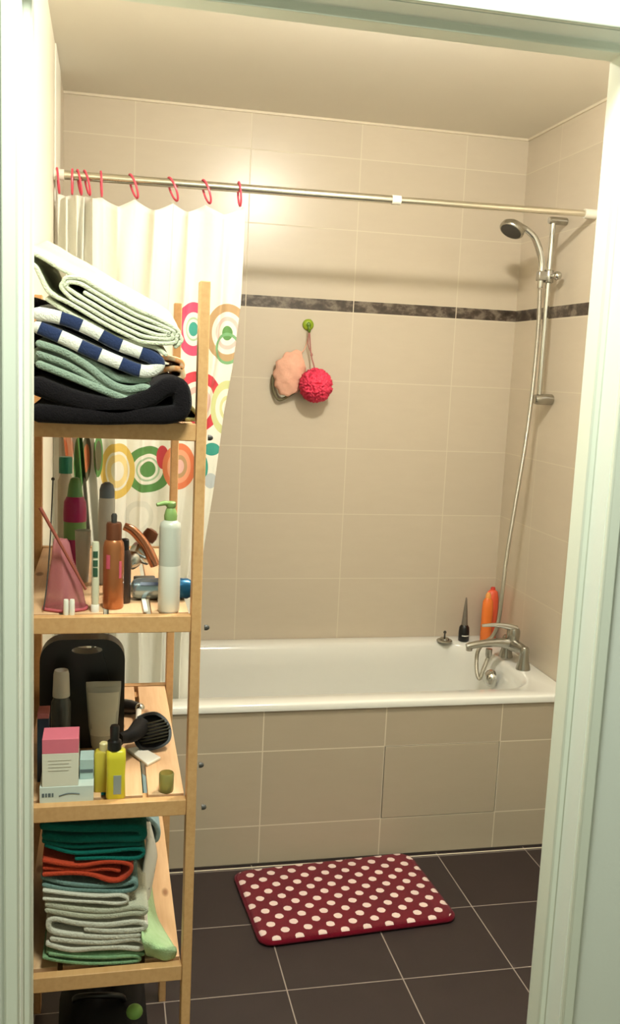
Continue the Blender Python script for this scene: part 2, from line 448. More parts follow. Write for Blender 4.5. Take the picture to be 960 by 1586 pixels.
cart = MB().lathe([(.022, 0), (.024, .02), (.024, .035), (.020, .046), (.008, .050)], (tx-.012, ty, tz+.015), 24).build('cartridge', M['brushed'], tap)
b = MB(); b.tube([(tx-.005, ty, tz+.056), (tx-.03, ty, tz+.066), (tx-.08, ty, tz+.074), (tx-.135, ty, tz+.072)], [.016, .012, .008, .005], 14, smooth=4); b.build('lever', M['chrome'], cart)
b = MB(); b.lathe([(.010, 0), (.012, .008), (.012, .03)], (W(757, 1010, ty).x, ty, tz-.045), 18).build('shower_outlet', M['brushed'], tap)

# ------------------------------------------------------------------ shower set
sx_, sy_ = .192, -.36
rail = thing('shower_rail', (sx_, sy_, 1.47), 'vertical chrome riser rail on the right wall', 'shower rail')
MB().tube([(sx_, sy_, 1.478), (sx_, sy_, 2.098)], .0095, 18).build('riser_bar', M['chrome'], rail)
for z, rr in ((2.090, .013), (1.486, .019)):
    MB().lathe([(rr*.9, 0), (rr, .004), (rr, .056), (rr*.86, .066)], (XR, sy_, z), 24, (-1, 0, 0)).build('wall_bracket', M['brushed'], rail)
sl = W(845, 428, sy_); slz = sl.z
s_ = MB(); s_.lathe([(.015, -.022), (.0165, -.019), (.0165, .019), (.015, .022)], (sx_, sy_, slz), 22); s_.box(sx_-.042, sx_-.004, sy_-.013, sy_+.013, slz-.016, slz+.016)
s_ = s_.build('slider', M['brushed'], rail, bevel=.003)
MB().tube([(sx_, sy_, slz), (sx_+.008, sy_-.03, slz)], .006, 12).ell((sx_+.012, sy_-.04, slz), .015, .015, .015).build('slider_knob', M['chrome'], s_)
hs = thing('hand_shower', (.15, sy_, 1.87), 'chrome hand shower with round head tilted down in its rail holder', 'hand shower')
hp = [W(x, y, sy_) for x, y in ((813, 354), (826, 366), (834, 384), (838.5, 405), (838, 425), (836, 446))]
MB().tube(hp, [.010, .011, .0125, .012, .012, .009], 16, smooth=5).build('handle', M['chrome'], hs)
hc = W(793, 355, sy_); hax = Vector((-.48, -.22, -.85)).normalized()
hd = MB(); hd.lathe([(.008, -.026), (.026, -.022), (.040, -.010), (.043, .0), (.043, .006), (.040, .010)], hc, 32, hax)
hd.tube([hp[0]+Vector((.004, 0, -.002)), hc-hax*.012+Vector((.012, 0, 0))], [.010, .018], 14); hd = hd.build('shower_head', M['brushed'], hs)
MB().lathe([(.036, .0), (.036, .011), (.030, .0125)], hc, 32, hax).build('spray_face', M['dark_grey'], hd)
hose = MB()
hy = sy_
hpt = [Vector(hp[-1])+Vector((0, 0, .004))]+[W(x, y, hy) for x, y in ((834, 500), (829, 560), (822, 625), (813, 690), (803, 750), (793, 810), (784, 865), (778, 915))]
hpt += [W(772, 962, ty+.03), W(763, 985, ty+.045), W(748, 997, ty+.05), W(739, 1012, ty+.035), W(738, 1038, ty+.012), W(742, 1051, ty), W(748, 1038, ty-.002), W(754, 1022, ty), W(757, 1010, ty)]
hpt[-1] = Vector((hpt[-1].x, ty, tz-.036))
hose.tube(hpt, .0072, 12, smooth=8)
n_ = N('braided_hose'); o_ = n_.sep(n_.pos()); st = n_.math('SINE', n_.math('MULTIPLY', o_[2], 1400.0)); n_.bump(st, .4, .001)
M['hose'] = n_.out(lin((190, 186, 172)), .3, .85)
tag(hose.build('shower_hose', M['hose']), 'flexible metal shower hose hanging from the hand shower to the tap', 'hose')

# ------------------------------------------------------------------ bottles on the tub corner
def bottle(name, label, cat, x, y, z, parts, group=None, sx=1, sy=1):
    """parts: (part name, profile, material) ; all lathe pieces on one axis"""
    t = thing(name, (x, y, z), label, cat, group)
    for pn, pr, mt in parts:
        MB().lathe(pr, (x, y, z), 28, sx=sx, sy=sy).build(pn, mt, t, sharp=50)
    return t
M['orange_b'] = plain('orange_plastic', (255, 132, 56), .35)
M['coral_b'] = plain('coral_plastic', (244, 104, 70), .35)
M['grey_tr'] = plain('grey_plastic', (120, 112, 100), .4)
def label_band(t, c, r, z0, z1, mat, a0=-2.6, a1=-.5, nm='printed_label', sx=1, sy=1):
    mb = MB(); k = 14
    rows = [[Vector((c[0]+(r+.0006)*sx*math.cos(a0+(a1-a0)*i/k), c[1]+(r+.0006)*sy*math.sin(a0+(a1-a0)*i/k), z)) for i in range(k+1)] for z in (z0, z1)]
    rows2 = [[Vector((c[0]+(r-.0012)*sx*math.cos(a0+(a1-a0)*i/k), c[1]+(r-.0012)*sy*math.sin(a0+(a1-a0)*i/k), z)) for i in range(k+1)] for z in (z1, z0)]
    mb.loft(rows+rows2+[rows[0]], False, False, closed=False)
    return mb.build(nm, mat, t)
t = bottle('shampoo_bottle', 'small black bottle with tall pointed grey nozzle on the tub corner', 'bottle', .092, -.075, ZR,
    [('bottle_body', [(.019, 0), (.021, .003), (.021, .035), (.019, .055), (.013, .064)], M['black']),
     ('nozzle', [(.0125, .064), (.011, .080), (.007, .13), (.003, .170), (.001, .174)], M['grey_tr'])])
label_band(t, (.092, -.075), .021, .022+ZR, .026+ZR, M['white_plastic'], -2.3, -.9)
bottle('shower_gel_bottle', 'orange bottle with ribbed pale cap, front one of the tub corner pair', 'bottle', .170, -.105, ZR,
    [('bottle_body', [(.019, 0), (.022, .004), (.022, .13), (.020, .165), (.012, .178)], M['orange_b']),
     ('cap', [(.011, .178), (.011, .19), (.006, .200)], plain('pale_orange_cap', (255, 170, 90), .4))], sy=.8)
bottle('shower_gel_bottle', 'coral red bottle standing behind the orange one in the tiled corner', 'bottle', .211, -.050, ZR,
    [('bottle_body', [(.022, 0), (.025, .004), (.026, .11), (.025, .165), (.020, .190), (.010, .198)], M['coral_b']),
     ('cap', [(.0095, .198), (.0095, .205), (.006, .209)], plain('red_cap', (206, 60, 44), .4))], sy=.8)

# ------------------------------------------------------------------ curtain rod, rings, curtain
RY = -.55
def rodz(x): return 2.071+(x+1.2)*.0095
rod = thing('curtain_rod', (-.6, RY, 2.07), 'long telescopic steel curtain rod spanning wall to wall above the tub', 'curtain rod')
jx = W(613, 314, RY).x
MB().tube([(XL+.02, RY, rodz(XL)), (jx, RY, rodz(jx))], .0125, 20).build('outer_tube', M['steel_rod'], rod)
MB().tube([(jx-.02, RY, rodz(jx)), (XR-.03, RY-.012, rodz(XR))], .0103, 20).build('inner_tube', M['steel_rod'], rod)
MB().tube([(jx-.014, RY, rodz(jx)), (jx+.014, RY, rodz(jx))], .0140, 20).build('joint_sleeve', M['white_plastic'], rod)
MB().tube([(XR-.042, RY-.012, rodz(XR)), (XR-.001, RY-.012, rodz(XR))], .0150, 20).build('end_cap', M['white_plastic'], rod)
MB().tube([(XL+.001, RY, rodz(XL)), (XL+.03, RY, rodz(XL))], .0155, 20).build('end_cap', M['white_plastic'], rod)

ring_px = [90, 112, 123, 135, 157, 207, 268, 320, 371]
ring_x = [W(x, 272+(x-157)*.1, RY).x for x in ring_px]
tilt = [.1, .0, .18, .25, .05, .35, .4, .35, .1]
where = ['first pink ring beside the left wall', 'second pink ring from the left wall', 'third pink ring from the left wall',
         'fourth pink ring, last of the tight bunch at the left end', 'fifth pink ring from the left wall, upright just past the bunch', 'sixth pink ring from the left wall, tilted, above the wide folds',
         'seventh pink ring from the left wall, above the middle sag', 'pink ring second from the free curtain corner', 'pink ring at the free right corner of the curtain']
RZ0 = .026
for x, tl, wh in zip(ring_x, tilt, where):
    mb = MB(); k = 28; R = []
    c = Vector((x, RY, rodz(x)-.017))
    pts = []
    for i in range(k+1):
        a = 2*PI*i/k
        v = Vector((0, .019*math.cos(a), .034*math.sin(a)))
        v = Matrix.Rotation(-tl, 3, 'Y') @ (Matrix.Rotation(tl*.9, 3, 'Z') @ v)
        pts.append(c+v)
    mb.tube(pts, .0032, 8, caps=False)
    tag(mb.build('curtain_ring', M['pink_plastic']), wh+' of the shower curtain', 'curtain ring', 'pink rings on the curtain rod')

def curtain_mat():
    n = N('printed_shower_curtain'); u = n.sep(n.uv())
    col = n.mix(n.noise(3, 2, n.uv()), lin((240, 238, 224)), lin((232, 230, 216)))
    CL = lin
    T = (0, 0, 0, 0)
    def dot(px, py, rx, ry, stops):
        nonlocal col
        c = W(px, py, RY); k = mpp(RY)*1.0
        dx = n.math('DIVIDE', n.math('SUBTRACT', u[0], c.x), rx*k); dz = n.math('DIVIDE', n.math('SUBTRACT', u[1], c.z), ry*k)
        d = n.math('MULTIPLY', n.math('SQRT', n.math('ADD', n.math('MULTIPLY', dx, dx), n.math('MULTIPLY', dz, dz))), .5)
        cc, al = n.ramp(d, [(p*.5, s) for p, s in stops]+[(.5, T)], 'CONSTANT')
        col = n.mix(al, col, cc)
    w = CL((238, 234, 220))
    pk, rd, gr, tl, og, yl, tan = CL((222, 74, 110)), CL((206, 62, 76)), CL((92, 142, 78)), CL((58, 156, 140)), CL((226, 128, 86)), CL((222, 190, 96)), CL((186, 154, 112))
    lg, ppk, dk = CL((170, 196, 160)), CL((232, 190, 180)), CL((96, 92, 70))
    dot(299, 510, 26, 40, [(0, tl), (.26, w), (.36, lg), (.44, w), (.62, pk)])
    dot(352, 516, 34, 44, [(0, gr), (.25, w), (.42, ppk), (.56, w), (.72, tan)])
    dot(352, 540, 20, 24, [(0, T), (.8, CL((120, 170, 120)))])
    dot(305, 622, 40, 46, [(0, w), (.3, ppk), (.5, w), (.66, rd)])
    dot(352, 632, 26, 42, [(0, w), (.3, CL((214, 216, 160))), (.45, w), (.7, CL((206, 212, 150)))])
    dot(229, 727, 35, 36, [(0, gr), (.34, w), (.44, lg), (.52, w), (.66, gr)])
    dot(252, 708, 9, 18, [(0, rd)])
    dot(277, 722, 25, 36, [(0, ppk), (.3, tan), (.5, CL((236, 166, 130))), (.72, og)])
    dot(182, 728, 26, 42, [(0, w), (.35, CL((236, 214, 150))), (.6, w), (.7, yl)])
    dot(152, 705, 7, 32, [(0, dk), (.7, gr)]); dot(134, 708, 7, 34, [(0, CL((186, 110, 70))), (.6, dk)]); dot(123, 716, 8, 42, [(0, gr)])
    dot(97, 700, 16, 40, [(0, og), (.5, CL((226, 160, 130)))])
    dot(312, 725, 10, 22, [(0, tl)]); dot(328, 696, 13, 10, [(0, tl)])
    dot(326, 745, 10, 12, [(0, CL((190, 198, 200)))])
    dot(215, 800, 30, 34, [(0, w), (.5, CL((224, 222, 208))), (.75, w)])
    n.bump(n.noise(16, 3, n.scale(n.uv(), (1.5, 1, 1))), .25, .01)
    m_ = n.out(col, .5)
    n.b.inputs['Subsurface Weight'].default_value = .0
    return m_
M['curtain'] = curtain_mat()
edge = [W(x, y, RY) for x, y in ((380, 306), (377.5, 380), (373, 470), (360, 570), (347, 640), (331, 760), (314, 860), (303, 930), (296, 1000))]
def xr_at(z):
    if z >= edge[0].z: return edge[0].x
    for a, b_ in zip(edge, edge[1:]):
        if b_.z <= z <= a.z:
            t_ = (a.z-z)/(a.z-b_.z); return a.x+(b_.x-a.x)*t_
    return edge[-1].x
def make_curtain():
    mb = MB(); nu, nv = 260, 90
    zb = .44
    x0 = XL+.012; x1 = edge[0].x
    rs = [(x-x0)/(x1-x0) for x in ring_x]; rs[0] = 0.02; rs[-1] = .985
    grid = []
    for i in range(nu+1):
        s = i/nu
        # distance to the nearest two rings -> sag and fold phase
        k = 0
        while k < len(rs)-2 and s > rs[k+1]: k += 1
        a, b_ = rs[k], rs[k+1]
        t_ = min(1, max(0, (s-a)/(b_-a))); gap = (b_-a)*(x1-x0)
        sag = .26*gap*math.sin(PI*t_)**.8 if 0 < t_ < 1 else 0
        xt = x0+s*(x1-x0)
        ph = (k+t_)*2*PI
        col = []
        for j in range(nv+1):
            v = j/nv
            ztop = rodz(xt)-.054-sag
            z = ztop+(zb-ztop)*v
            xl = x0+.095*min(1, max(0, (1.5-z)/.85)); w = xr_at(z)-xl
            pleat = .5-.5*math.cos(ph)
            amp = (.010+.018*v)*(1.25 if gap < .06 else .8)
            y = RY-.006+amp*math.cos(ph+.7*math.sin(3*v+k))-amp*.5+.009*math.sin(ph*.5+5*v)+.004*math.sin(s*60+v*9)
            x = xl+s*w+.010*(1-v*.4)*math.sin(ph)*(0 < s < .99)+.006*math.sin(v*5+k*1.7)*s*(1-s)*4
            col.append(Vector((x, y, z)))
        grid.append(col)
    vs = [[mb.bm.verts.new(p) for p in c] for c in grid]
    for i in range(nu):
        for j in range(nv):
            f = mb.bm.faces.new((vs[i][j], vs[i+1][j], vs[i+1][j+1], vs[i][j+1]))
            for l in f.loops: l[mb.uvl].uv = (l.vert.co.x, l.vert.co.z)
    o = mb.build('shower_curtain', M['curtain'], sharp=180)
    sm = o.modifiers.new('thickness', 'SOLIDIFY'); sm.thickness = .0012
    return o
tag(make_curtain(), 'white shower curtain with coloured ring pattern bunched at the left of the rod', 'shower curtain')

# ------------------------------------------------------------------ hook, sponge mitt, bath puff
hk = W(478, 503, -.012)
M['green_hook'] = plain('green_plastic', (150, 176, 40), .35)
M['green_dark'] = plain('dark_green_plastic', (96, 128, 28), .35)
hook = thing('wall_hook', (hk.x, 0, hk.z-.02), 'round green suction hook on the tiles under the dark border', 'hook')
MB().lathe([(.021, 0), (.021, .003), (.017, .008), (.008, .011)], (hk.x, -.0005, hk.z), 28, (0, -1, 0)).build('suction_cup', M['green_hook'], hook)
MB().tube([(hk.x, -.010, hk.z), (hk.x, -.016, hk.z-.004), (hk.x, -.020, hk.z-.022), (hk.x, -.030, hk.z-.026), (hk.x, -.034, hk.z-.016)], .0042, 10, smooth=4).ell((hk.x, -.013, hk.z), .009, .005, .009).build('hook_arm', M['green_dark'], hook)
# puff
pc = W(489, 597, -.070)
M['puff'] = plain('red_mesh_netting', (250, 66, 100), .6, var=.12, nscale=60)
puff = thing('bath_puff', (pc.x, -.07, pc.z), 'round red net bath puff hanging from the green hook', 'bath puff')
mb = MB(); rings = []
for i in range(71):
    a = -PI/2+.02+(PI-.04)*i/70; ring = []
    for j in range(110):
        b_ = 2*PI*j/110
        d = Vector((math.cos(a)*math.cos(b_), math.cos(a)*math.sin(b_), math.sin(a)))
        w_ = Vector((noise.noise(d*2.2), noise.noise(d*2.2+Vector((7, 3, 1))), noise.noise(d*2.2+Vector((1, 9, 4)))))
        e = d+w_*.45
        rg = 1-abs(noise.noise(e*5.5))*2.2
        rg2 = 1-abs(noise.noise(e*11+Vector((3, 3, 3))))*2.0
        ring.append(pc+d*(.0475+.0125*rg+.0055*rg2))
    rings.append(ring)
mb.loft(rings)
pb = mb.build('net_ball', M['puff'], puff, sharp=180)
for v in pb.data.vertices:            # nothing pushes into the tiles
    wy = v.co.y+LOC[puff.name].y
    if wy > -.004: v.co.y = -.004-LOC[puff.name].y
M['cord'] = plain('pinkish_cord', (176, 118, 110), .7)
top = Vector((hk.x, -.030, hk.z-.020))
cordp = [top, top+Vector((.004, 0, -.04)), top+Vector((.010, -.004, -.09)), W(486, 566, -.05), pc+Vector((0, 0, .03))]
MB().tube(cordp, .0026, 8, smooth=5).tube([top, top+Vector((-.003, 0, -.05)), top+Vector((.012, -.004, -.085))], .002, 8, smooth=4).ell(top+Vector((.011, -.004, -.088)), .005, .005, .006, 10, 8).build('hanging_cord', M['cord'], puff)
# mitt
mc = W(449, 577, -.036)
M['mitt'] = plain('peach_sponge', (240, 184, 158), .85, var=.10, nscale=45, bump=.9, bscale=110)
M['mitt_trim'] = plain('olive_trim', (112, 104, 76), .8)
mitt = thing('bath_sponge', (mc.x, -.03, mc.z), 'peach coloured oval bath sponge with olive edging left of the red puff', 'sponge')
rot = Matrix.Rotation(.22, 3, 'Y')
mb = MB(); mb.ell(mc, .057, .028, .083, 36, 24, rot=rot, wob=.22, wsc=38); mb.build('sponge_body', M['mitt'], mitt)
lp = [W(x, y, -.022) for x, y in ((423, 580), (422, 595), (425, 610), (431, 619), (440, 617), (452, 610), (464, 603))]
MB().tube(lp, .0048, 10, smooth=5).build('edging', M['mitt_trim'], mitt)
wl = [W(x, y, -.026) for x, y in ((428, 588), (430, 602), (436, 612), (444, 608), (452, 600))]
MB().tube(wl, [.003, .006, .009, .007, .003], 10, smooth=4).build('lining', M['white_plastic'], mitt)
lt = [top+Vector((0, .004, 0)), top+Vector((-.006, .006, -.045)), W(468, 545, -.03), mc+Vector((.012, 0, .07))]
MB().tube(lt, .0016, 8, smooth=5).build('hanging_loop', M['mitt'], mitt)

# ------------------------------------------------------------------ bath mat
def mat_mat():
    n = N('red_dotted_mat'); o = n.sep(n.obj()); a = .0657
    x = n.math('DIVIDE', o[0], a); y = n.math('DIVIDE', o[1], a)
    def lat(off):
        fx = n.math('SUBTRACT', n.math('FRACT', n.math('ADD', x, off)), .5); fy = n.math('SUBTRACT', n.math('FRACT', n.math('ADD', y, off)), .5)
        return n.math('SQRT', n.math('ADD', n.math('MULTIPLY', fx, fx), n.math('MULTIPLY', fy, fy)))
    d = n.math('MINIMUM', lat(.25), lat(.75))
    f = n.math('LESS_THAN', n.math('ADD', d, n.math('MULTIPLY', n.math('SUBTRACT', n.noise(160, 2, n.obj()), .5), .06)), .188)
    red = n.mix(n.noise(12, 4, n.obj()), lin((122, 8, 30)), lin((88, 4, 22)))
    c = n.mix(f, red, lin((238, 214, 204)))
    n.bump(n.noise(500, 2, n.obj()), .7, .004)
    return n.out(c, .95, sheen=.05)
M['bath_mat'] = mat_mat()
M['mat_edge'] = terry('dark_red_edging', (108, 8, 30), (84, 6, 24))
mat = thing('bath_mat', (-.582, -.921, 0), 'dark red bath mat with white polka dots on the floor by the tub', 'bath mat')
def mat_ring(hx, hy, r, z):
    return [Vector((-.582, -.921, 0))+Matrix.Rotation(.075, 3, 'Z') @ p for p in rrect(-hx, hx, -hy, hy, r, z, 8)]
mb = MB(); mb.loft([mat_ring(.288, .186, .04, .001), mat_ring(.294, .192, .04, .005), mat_ring(.294, .192, .04, .010), mat_ring(.287, .185, .04, .015)]); mb.build('edging', M['mat_edge'], mat, sharp=80)
top_mb = MB(); top_mb.loft([mat_ring(.287, .185, .04, .010), mat_ring(.286, .184, .04, .0165), mat_ring(.278, .176, .036, .0195), mat_ring(.20, .10, .02, .0205)])
tm = top_mb.build('dotted_pile', M['bath_mat'], mat, sharp=80)
# let the dot grid turn with the mat
for v in tm.data.vertices: v.co = Matrix.Rotation(-.075, 3, 'Z') @ v.co
tm.rotation_euler = (0, 0, .075)

# ------------------------------------------------------------------ shelf unit
SX0, SX1, SY0, SY1 = XN+.003, -1.1245, -1.90, -1.275
SZ = [1.4567, 1.1355, .8085, .4955]
ptx, pty = .0165, .034
unit = thing('shelf_unit', ((SX0+SX1)/2, (SY0+SY1)/2, 0), 'tall open pine shelf unit of four slatted shelves against the left wall', 'shelf unit')
for x0 in (SX0, SX1-ptx):
    for y0 in (SY0, SY1-pty):
        MB().box(x0, x0+ptx, y0, y0+pty, 0, 1.684).build('post', M['wood'], unit, bevel=.0015)
for z in SZ:
    for y0 in (SY0+.004, SY1-.018-.004):
        MB().box(SX0+ptx, SX1-ptx, y0, y0+.018, z-.028, z).build('end_rail', M['wood'], unit, bevel=.0012)
    for x0 in (SX0+ptx+.0005, SX1-ptx-.0155):
        MB().box(x0, x0+.015, SY0+.026, SY1-.026, z-.030, z-.013).build('side_rail', M['wood'], unit)
    for y0 in (SY0+.030, SY1-.065):
        MB().box(SX0+ptx+.016, SX1-ptx-.016, y0, y0+.035, z-.026, z-.0125).build('cross_batten', M['wood'], unit)
    wdt = (SX1-SX0-2*ptx-3*.009-.004)/4
    for i in range(4):
        x0 = SX0+ptx+.002+i*(wdt+.009)
        MB().box(x0, x0+wdt, SY0+.034, SY1-.026, z-.012, z-.001).build('slat', M['slat'], unit, bevel=.001)
for px, py in ((324, 678), (318.5, 972), (310, 1185), (314, 1250)):
    p = at(px, py, 'X', SX1)
    MB().lathe([(.0045, -.002), (.0045, .002), (.003, .005), (.001, .006)], (SX1, p.y, p.z), 12, (1, 0, 0)).build('bolt', M['dark_grey'], unit)

# ------------------------------------------------------------------ towels on the top shelf (cross-sections seen from the doorway)
def Z3(x, y, Y=-1.905):
    p = W(40+x/3.2, 370+y/3.2, Y); return (p.x, p.z)
def Z6(x, y, Y=-1.87):
    p = W(40+x/3.2, 1240+y/3.2, Y); return (p.x, p.z)
zp = mpp(-1.87)/3.2         # metres per zoomed pixel
def rolled(axis, h0, pitch, layers, th):
    """flat spiral wound round a curved axis (points in zoomed pixels)"""
    A = spline([Vector((a[0], a[1], 0)) for a in axis], 6); k = len(A)
    nrm = []
    for i in range(k):
        t_ = (A[min(i+1,k-1)]-A[max(i-1,0)]).normalized(); nrm.append(Vector((t_.y, -t_.x, 0)))
    tan0 = (A[0]-A[1]).normalized(); tan1 = (A[-1]-A[-2]).normalized()
    pts = []; h_ = h0
    for L in range(layers):
        idx = list(range(2, k-2, 3)) if L else list(range(4, k-2, 3))
        for i in idx: pts.append(A[i]+nrm[i]*h_)
        h2 = h_+pitch*.5
        for a in (60, 90, 120):
            r_ = (h_+h2)/2; pts.append(A[-1]+nrm[-1]*r_*math.cos(math.radians(a))+tan1*r_*.8*math.sin(math.radians(a)))
        for i in idx[::-1]: pts.append(A[i]-nrm[i]*h2)
        h_ = h2+pitch*.5
        if L < layers-1:
            for a in (120, 90, 60):
                r_ = (h_+h2)/2; pts.append(A[0]+nrm[0]*r_*math.cos(math.radians(a))+tan0*r_*.8*math.sin(math.radians(a)))
    return [(p.x, p.y) for p in pts]
tw = MB()
sp = rolled([(225, 240), (330, 300), (440, 365), (560, 425), (690, 470)], 8, 27, 3, 20)
sp = sp+[(120, 270), (75, 190), (55, 150), (30, 125), (20, 100)]
tw.ribbon([Z3(x, y) for x, y in sp], .0066, -1.923, -1.50, 8, .0015, (.004, .045), 4)
# loose top layer that sweeps from the upper left over the roll
tw.ribbon([Z3(x, y) for x, y in ((10, 60), (90, 100), (170, 150), (260, 195), (380, 265), (500, 335), (620, 400), (720, 460), (770, 500), (740, 535))], .0070, -1.920, -1.50, 8, .0015, (.004, .060), 5)
tw.ribbon([Z3(x, y) for x, y in ((110, 300), (230, 375), (340, 430), (450, 490), (560, 520), (640, 540), (690, 575))], .0075, -1.918, -1.52, 8, .0015, (.004, .04), 5)
tag(tw.build('towel', M['cream_towel'], sharp=50), 'cream bath towel rolled in a flat spiral, topmost on the top shelf', 'towel', 'towels on the top shelf')
tw = MB()
tw.ribbon([Z3(x, y) for x, y in ((64, 372), (200, 400), (330, 455), (450, 520), (560, 562), (625, 590), (655, 622), (625, 655), (560, 655), (450, 612), (330, 560), (200, 500), (64, 440))], .0215, -1.921, -1.50, 8, .0015, (.002, .03), 5)
tag(tw.build('towel', M['check_towel'], sharp=50), 'blue and white checked towel under the cream roll on the top shelf', 'towel', 'towels on the top shelf')
tw = MB()
tw.ribbon([Z3(x, y) for x, y in ((66, 520), (190, 560), (300, 625), (380, 690), (450, 732), (520, 745), (585, 735), (615, 752), (590, 785), (530, 803), (450, 775), (340, 730), (220, 680), (66, 622))], .0120, -1.918, -1.52, 8, .0015, (.002, .02), 5)
tw.ribbon([Z3(x, y) for x, y in ((66, 572), (200, 620), (310, 680), (400, 735), (470, 762), (540, 770))], .0110, -1.915, -1.52, 8, .001, (.002, .02), 5)
tw.ribbon([Z3(x, y) for x, y in ((240, 580), (330, 620), (400, 655), (460, 690), (560, 700), (610, 690))], .0110, -1.912, -1.52, 8, .001, (.002, .02), 5)
tw.ribbon([Z3(x, y) for x, y in ((68, 585), (160, 605), (250, 640), (340, 690), (410, 725))], .030, -1.905, -1.52, 8, .001, (.002, .02), 5)
tag(tw.build('towel', M['sage_towel'], sharp=50), 'sage green towel folded in loops between checked and charcoal towels', 'towel', 'towels on the top shelf')
tw = MB()
tw.ribbon([Z3(x, y) for x, y in ((62, 728), (200, 780), (330, 815), (470, 830), (600, 790), (690, 735), (755, 735), (775, 790), (765, 850), (700, 872), (560, 872), (400, 875), (230, 870), (62, 862))],   .0300, -1.923, -1.50, 8, .0015, (0, .005), 5)
tag(tw.build('towel', M['charcoal_towel'], sharp=50), 'charcoal black towel in thick folds at the bottom of the top shelf pile', 'towel', 'towels on the top shelf')
tw = MB()  # black folds that fill the gap behind the front towels
tw.ribbon([Z3(x, y, -1.70) for x, y in ((-20, 330), (60, 345), (130, 380), (180, 440), (120, 520), (40, 500), (-20, 470))], .034, -1.72, -1.42, 6, .001, (0, .01), 5)
tw.ribbon([Z3(x, y, -1.70) for x, y in ((-20, 560), (60, 600), (160, 660), (90, 710), (-20, 690))], .032, -1.72, -1.42, 6, .001, (0, .01), 5)
tag(tw.build('towel', M['charcoal_towel'], sharp=50), 'black folds filling the gap behind the checked and sage towels at the left', 'towel', 'towels on the top shelf')
tw = MB()
tw.ribbon([Z3(x, y, -1.74) for x, y in ((640, 660), (720, 640), (770, 650), (765, 690), (690, 700))], .010, -1.76, -1.45, 6, .001, (.0, .0), 5)
tw.ribbon([Z3(x, y, -1.74) for x, y in ((600, 600), (700, 590), (768, 610), (770, 640))], .009, -1.76, -1.45, 6, .001, (.0, .0), 5)
tag(tw.build('folded_cloth', M['print_cloth'], sharp=50), 'small folded cloth with orange print behind the charcoal towel', 'cloth')
tw = MB()
tw.ribbon([Z3(x, y, -1.80) for x, y in ((800, 815), (830, 850), (858, 885), (830, 893), (790, 893))], .006, -1.82, -1.50, 6, .001, (-.004, .0), 5)
tag(tw.build('folded_cloth', M['yellow_cloth'], sharp=50), 'pale yellow cloth squeezed beside the charcoal towel at the post', 'cloth')

# ------------------------------------------------------------------ toiletries on the second shelf
z2 = SZ[1]-.001
def rad(px, Y): return px*mpp(Y)/2*.985
M['white_b'] = plain('white_bottle_plastic', (238, 236, 222), .3, var=.02)
M['frost_b'] = plain('frosted_plastic', (196, 196, 182), .3, var=.03)
M['pump_green'] = plain('pump_green', (136, 166, 96), .4)
def on2(px, py): return at(px, py, 'Z', z2)
p = on2(262, 951); r = rad(35, p.y); H = lambda ya, yb, Y: (yb-ya)*mpp(Y)
t = bottle('pump_bottle', 'white pump bottle with green pump head beside the front post', 'bottle', p.x, p.y+r, z2,
    [('bottle_body', [(r*.9, 0), (r, .004), (r, H(875, 951, p.y))], M['white_b']),
     ('bottle_top', [(r, H(875, 951, p.y)), (r, H(815, 951, p.y)), (r*.92, H(808, 951, p.y)), (r*.55, H(803, 951, p.y))], M['frost_b']),
     ('pump_collar', [(.0105, H(803, 951, p.y)), (.0112, H(796, 951, p.y)), (.009, H(788, 951, p.y)), (.007, H(784, 951, p.y))], M['pump_green'])])
hz = z2+H(784, 951, p.y); pumpc = (p.x, p.y+r, hz)
MB().lathe([(.0065, 0), (.0085, .003), (.0085, .009), (.006, .011)], pumpc, 18).tube([(p.x, p.y+r, hz+.007), (p.x-.012, p.y+r-.004, hz+.0085), (p.x-.024, p.y+r-.008, hz+.006)], [.0045, .004, .003], 10).build('pump_head', M['pump_green'], t)
# copper spray
M['copper'] = plain('copper_lacquer', (178, 112, 70), .3, .55, var=.10, nscale=30)
M['copper_dk'] = plain('dark_copper', (122, 72, 48), .35, .5)
p = on2(175, 945); r = rad(33, p.y)
t = bottle('spray_can', 'copper coloured spray can with brown cap and dark nozzle', 'spray can', p.x, p.y+r, z2,
    [('can_body', [(r*.92, 0), (r, .003), (r, H(848, 945, p.y)), (r*.92, H(840, 945, p.y)), (r*.76, H(836, 945, p.y))], M['copper']),
     ('cap', [(r*.74, H(836, 945, p.y)), (r*.74, H(812, 945, p.y)), (r*.66, H(809, 945, p.y))], M['copper_dk']),
     ('nozzle', [(.0046, H(810, 945, p.y)), (.005, H(798, 945, p.y)), (.0035, H(795, 945, p.y))], M['dark_grey'])])
M['pink_print'] = plain('pink_print', (206, 90, 110), .4)
label_band(t, (p.x, p.y+r), r, z2+H(880, 945, p.y), z2+H(858, 945, p.y), M['pink_print'], -2.3, -1.9); label_band(t, (p.x, p.y+r), r, z2+H(895, 945, p.y), z2+H(868, 945, p.y), M['pink_print'], -1.05, -.75)
# dark bottle behind
cpos = (p.x+.019, p.y+r+.034)
bottle('hair_product_bottle', 'slim dark brown bottle right behind the copper spray can', 'bottle', cpos[0], cpos[1], z2,
    [('bottle_body', [(.0105, 0), (.0115, .003), (.0115, .085), (.008, .094)], plain('dark_brown_plastic', (46, 30, 24), .3)), ('cap', [(.0075, .094), (.0075, .112), (.005, .114)], M['black'])])
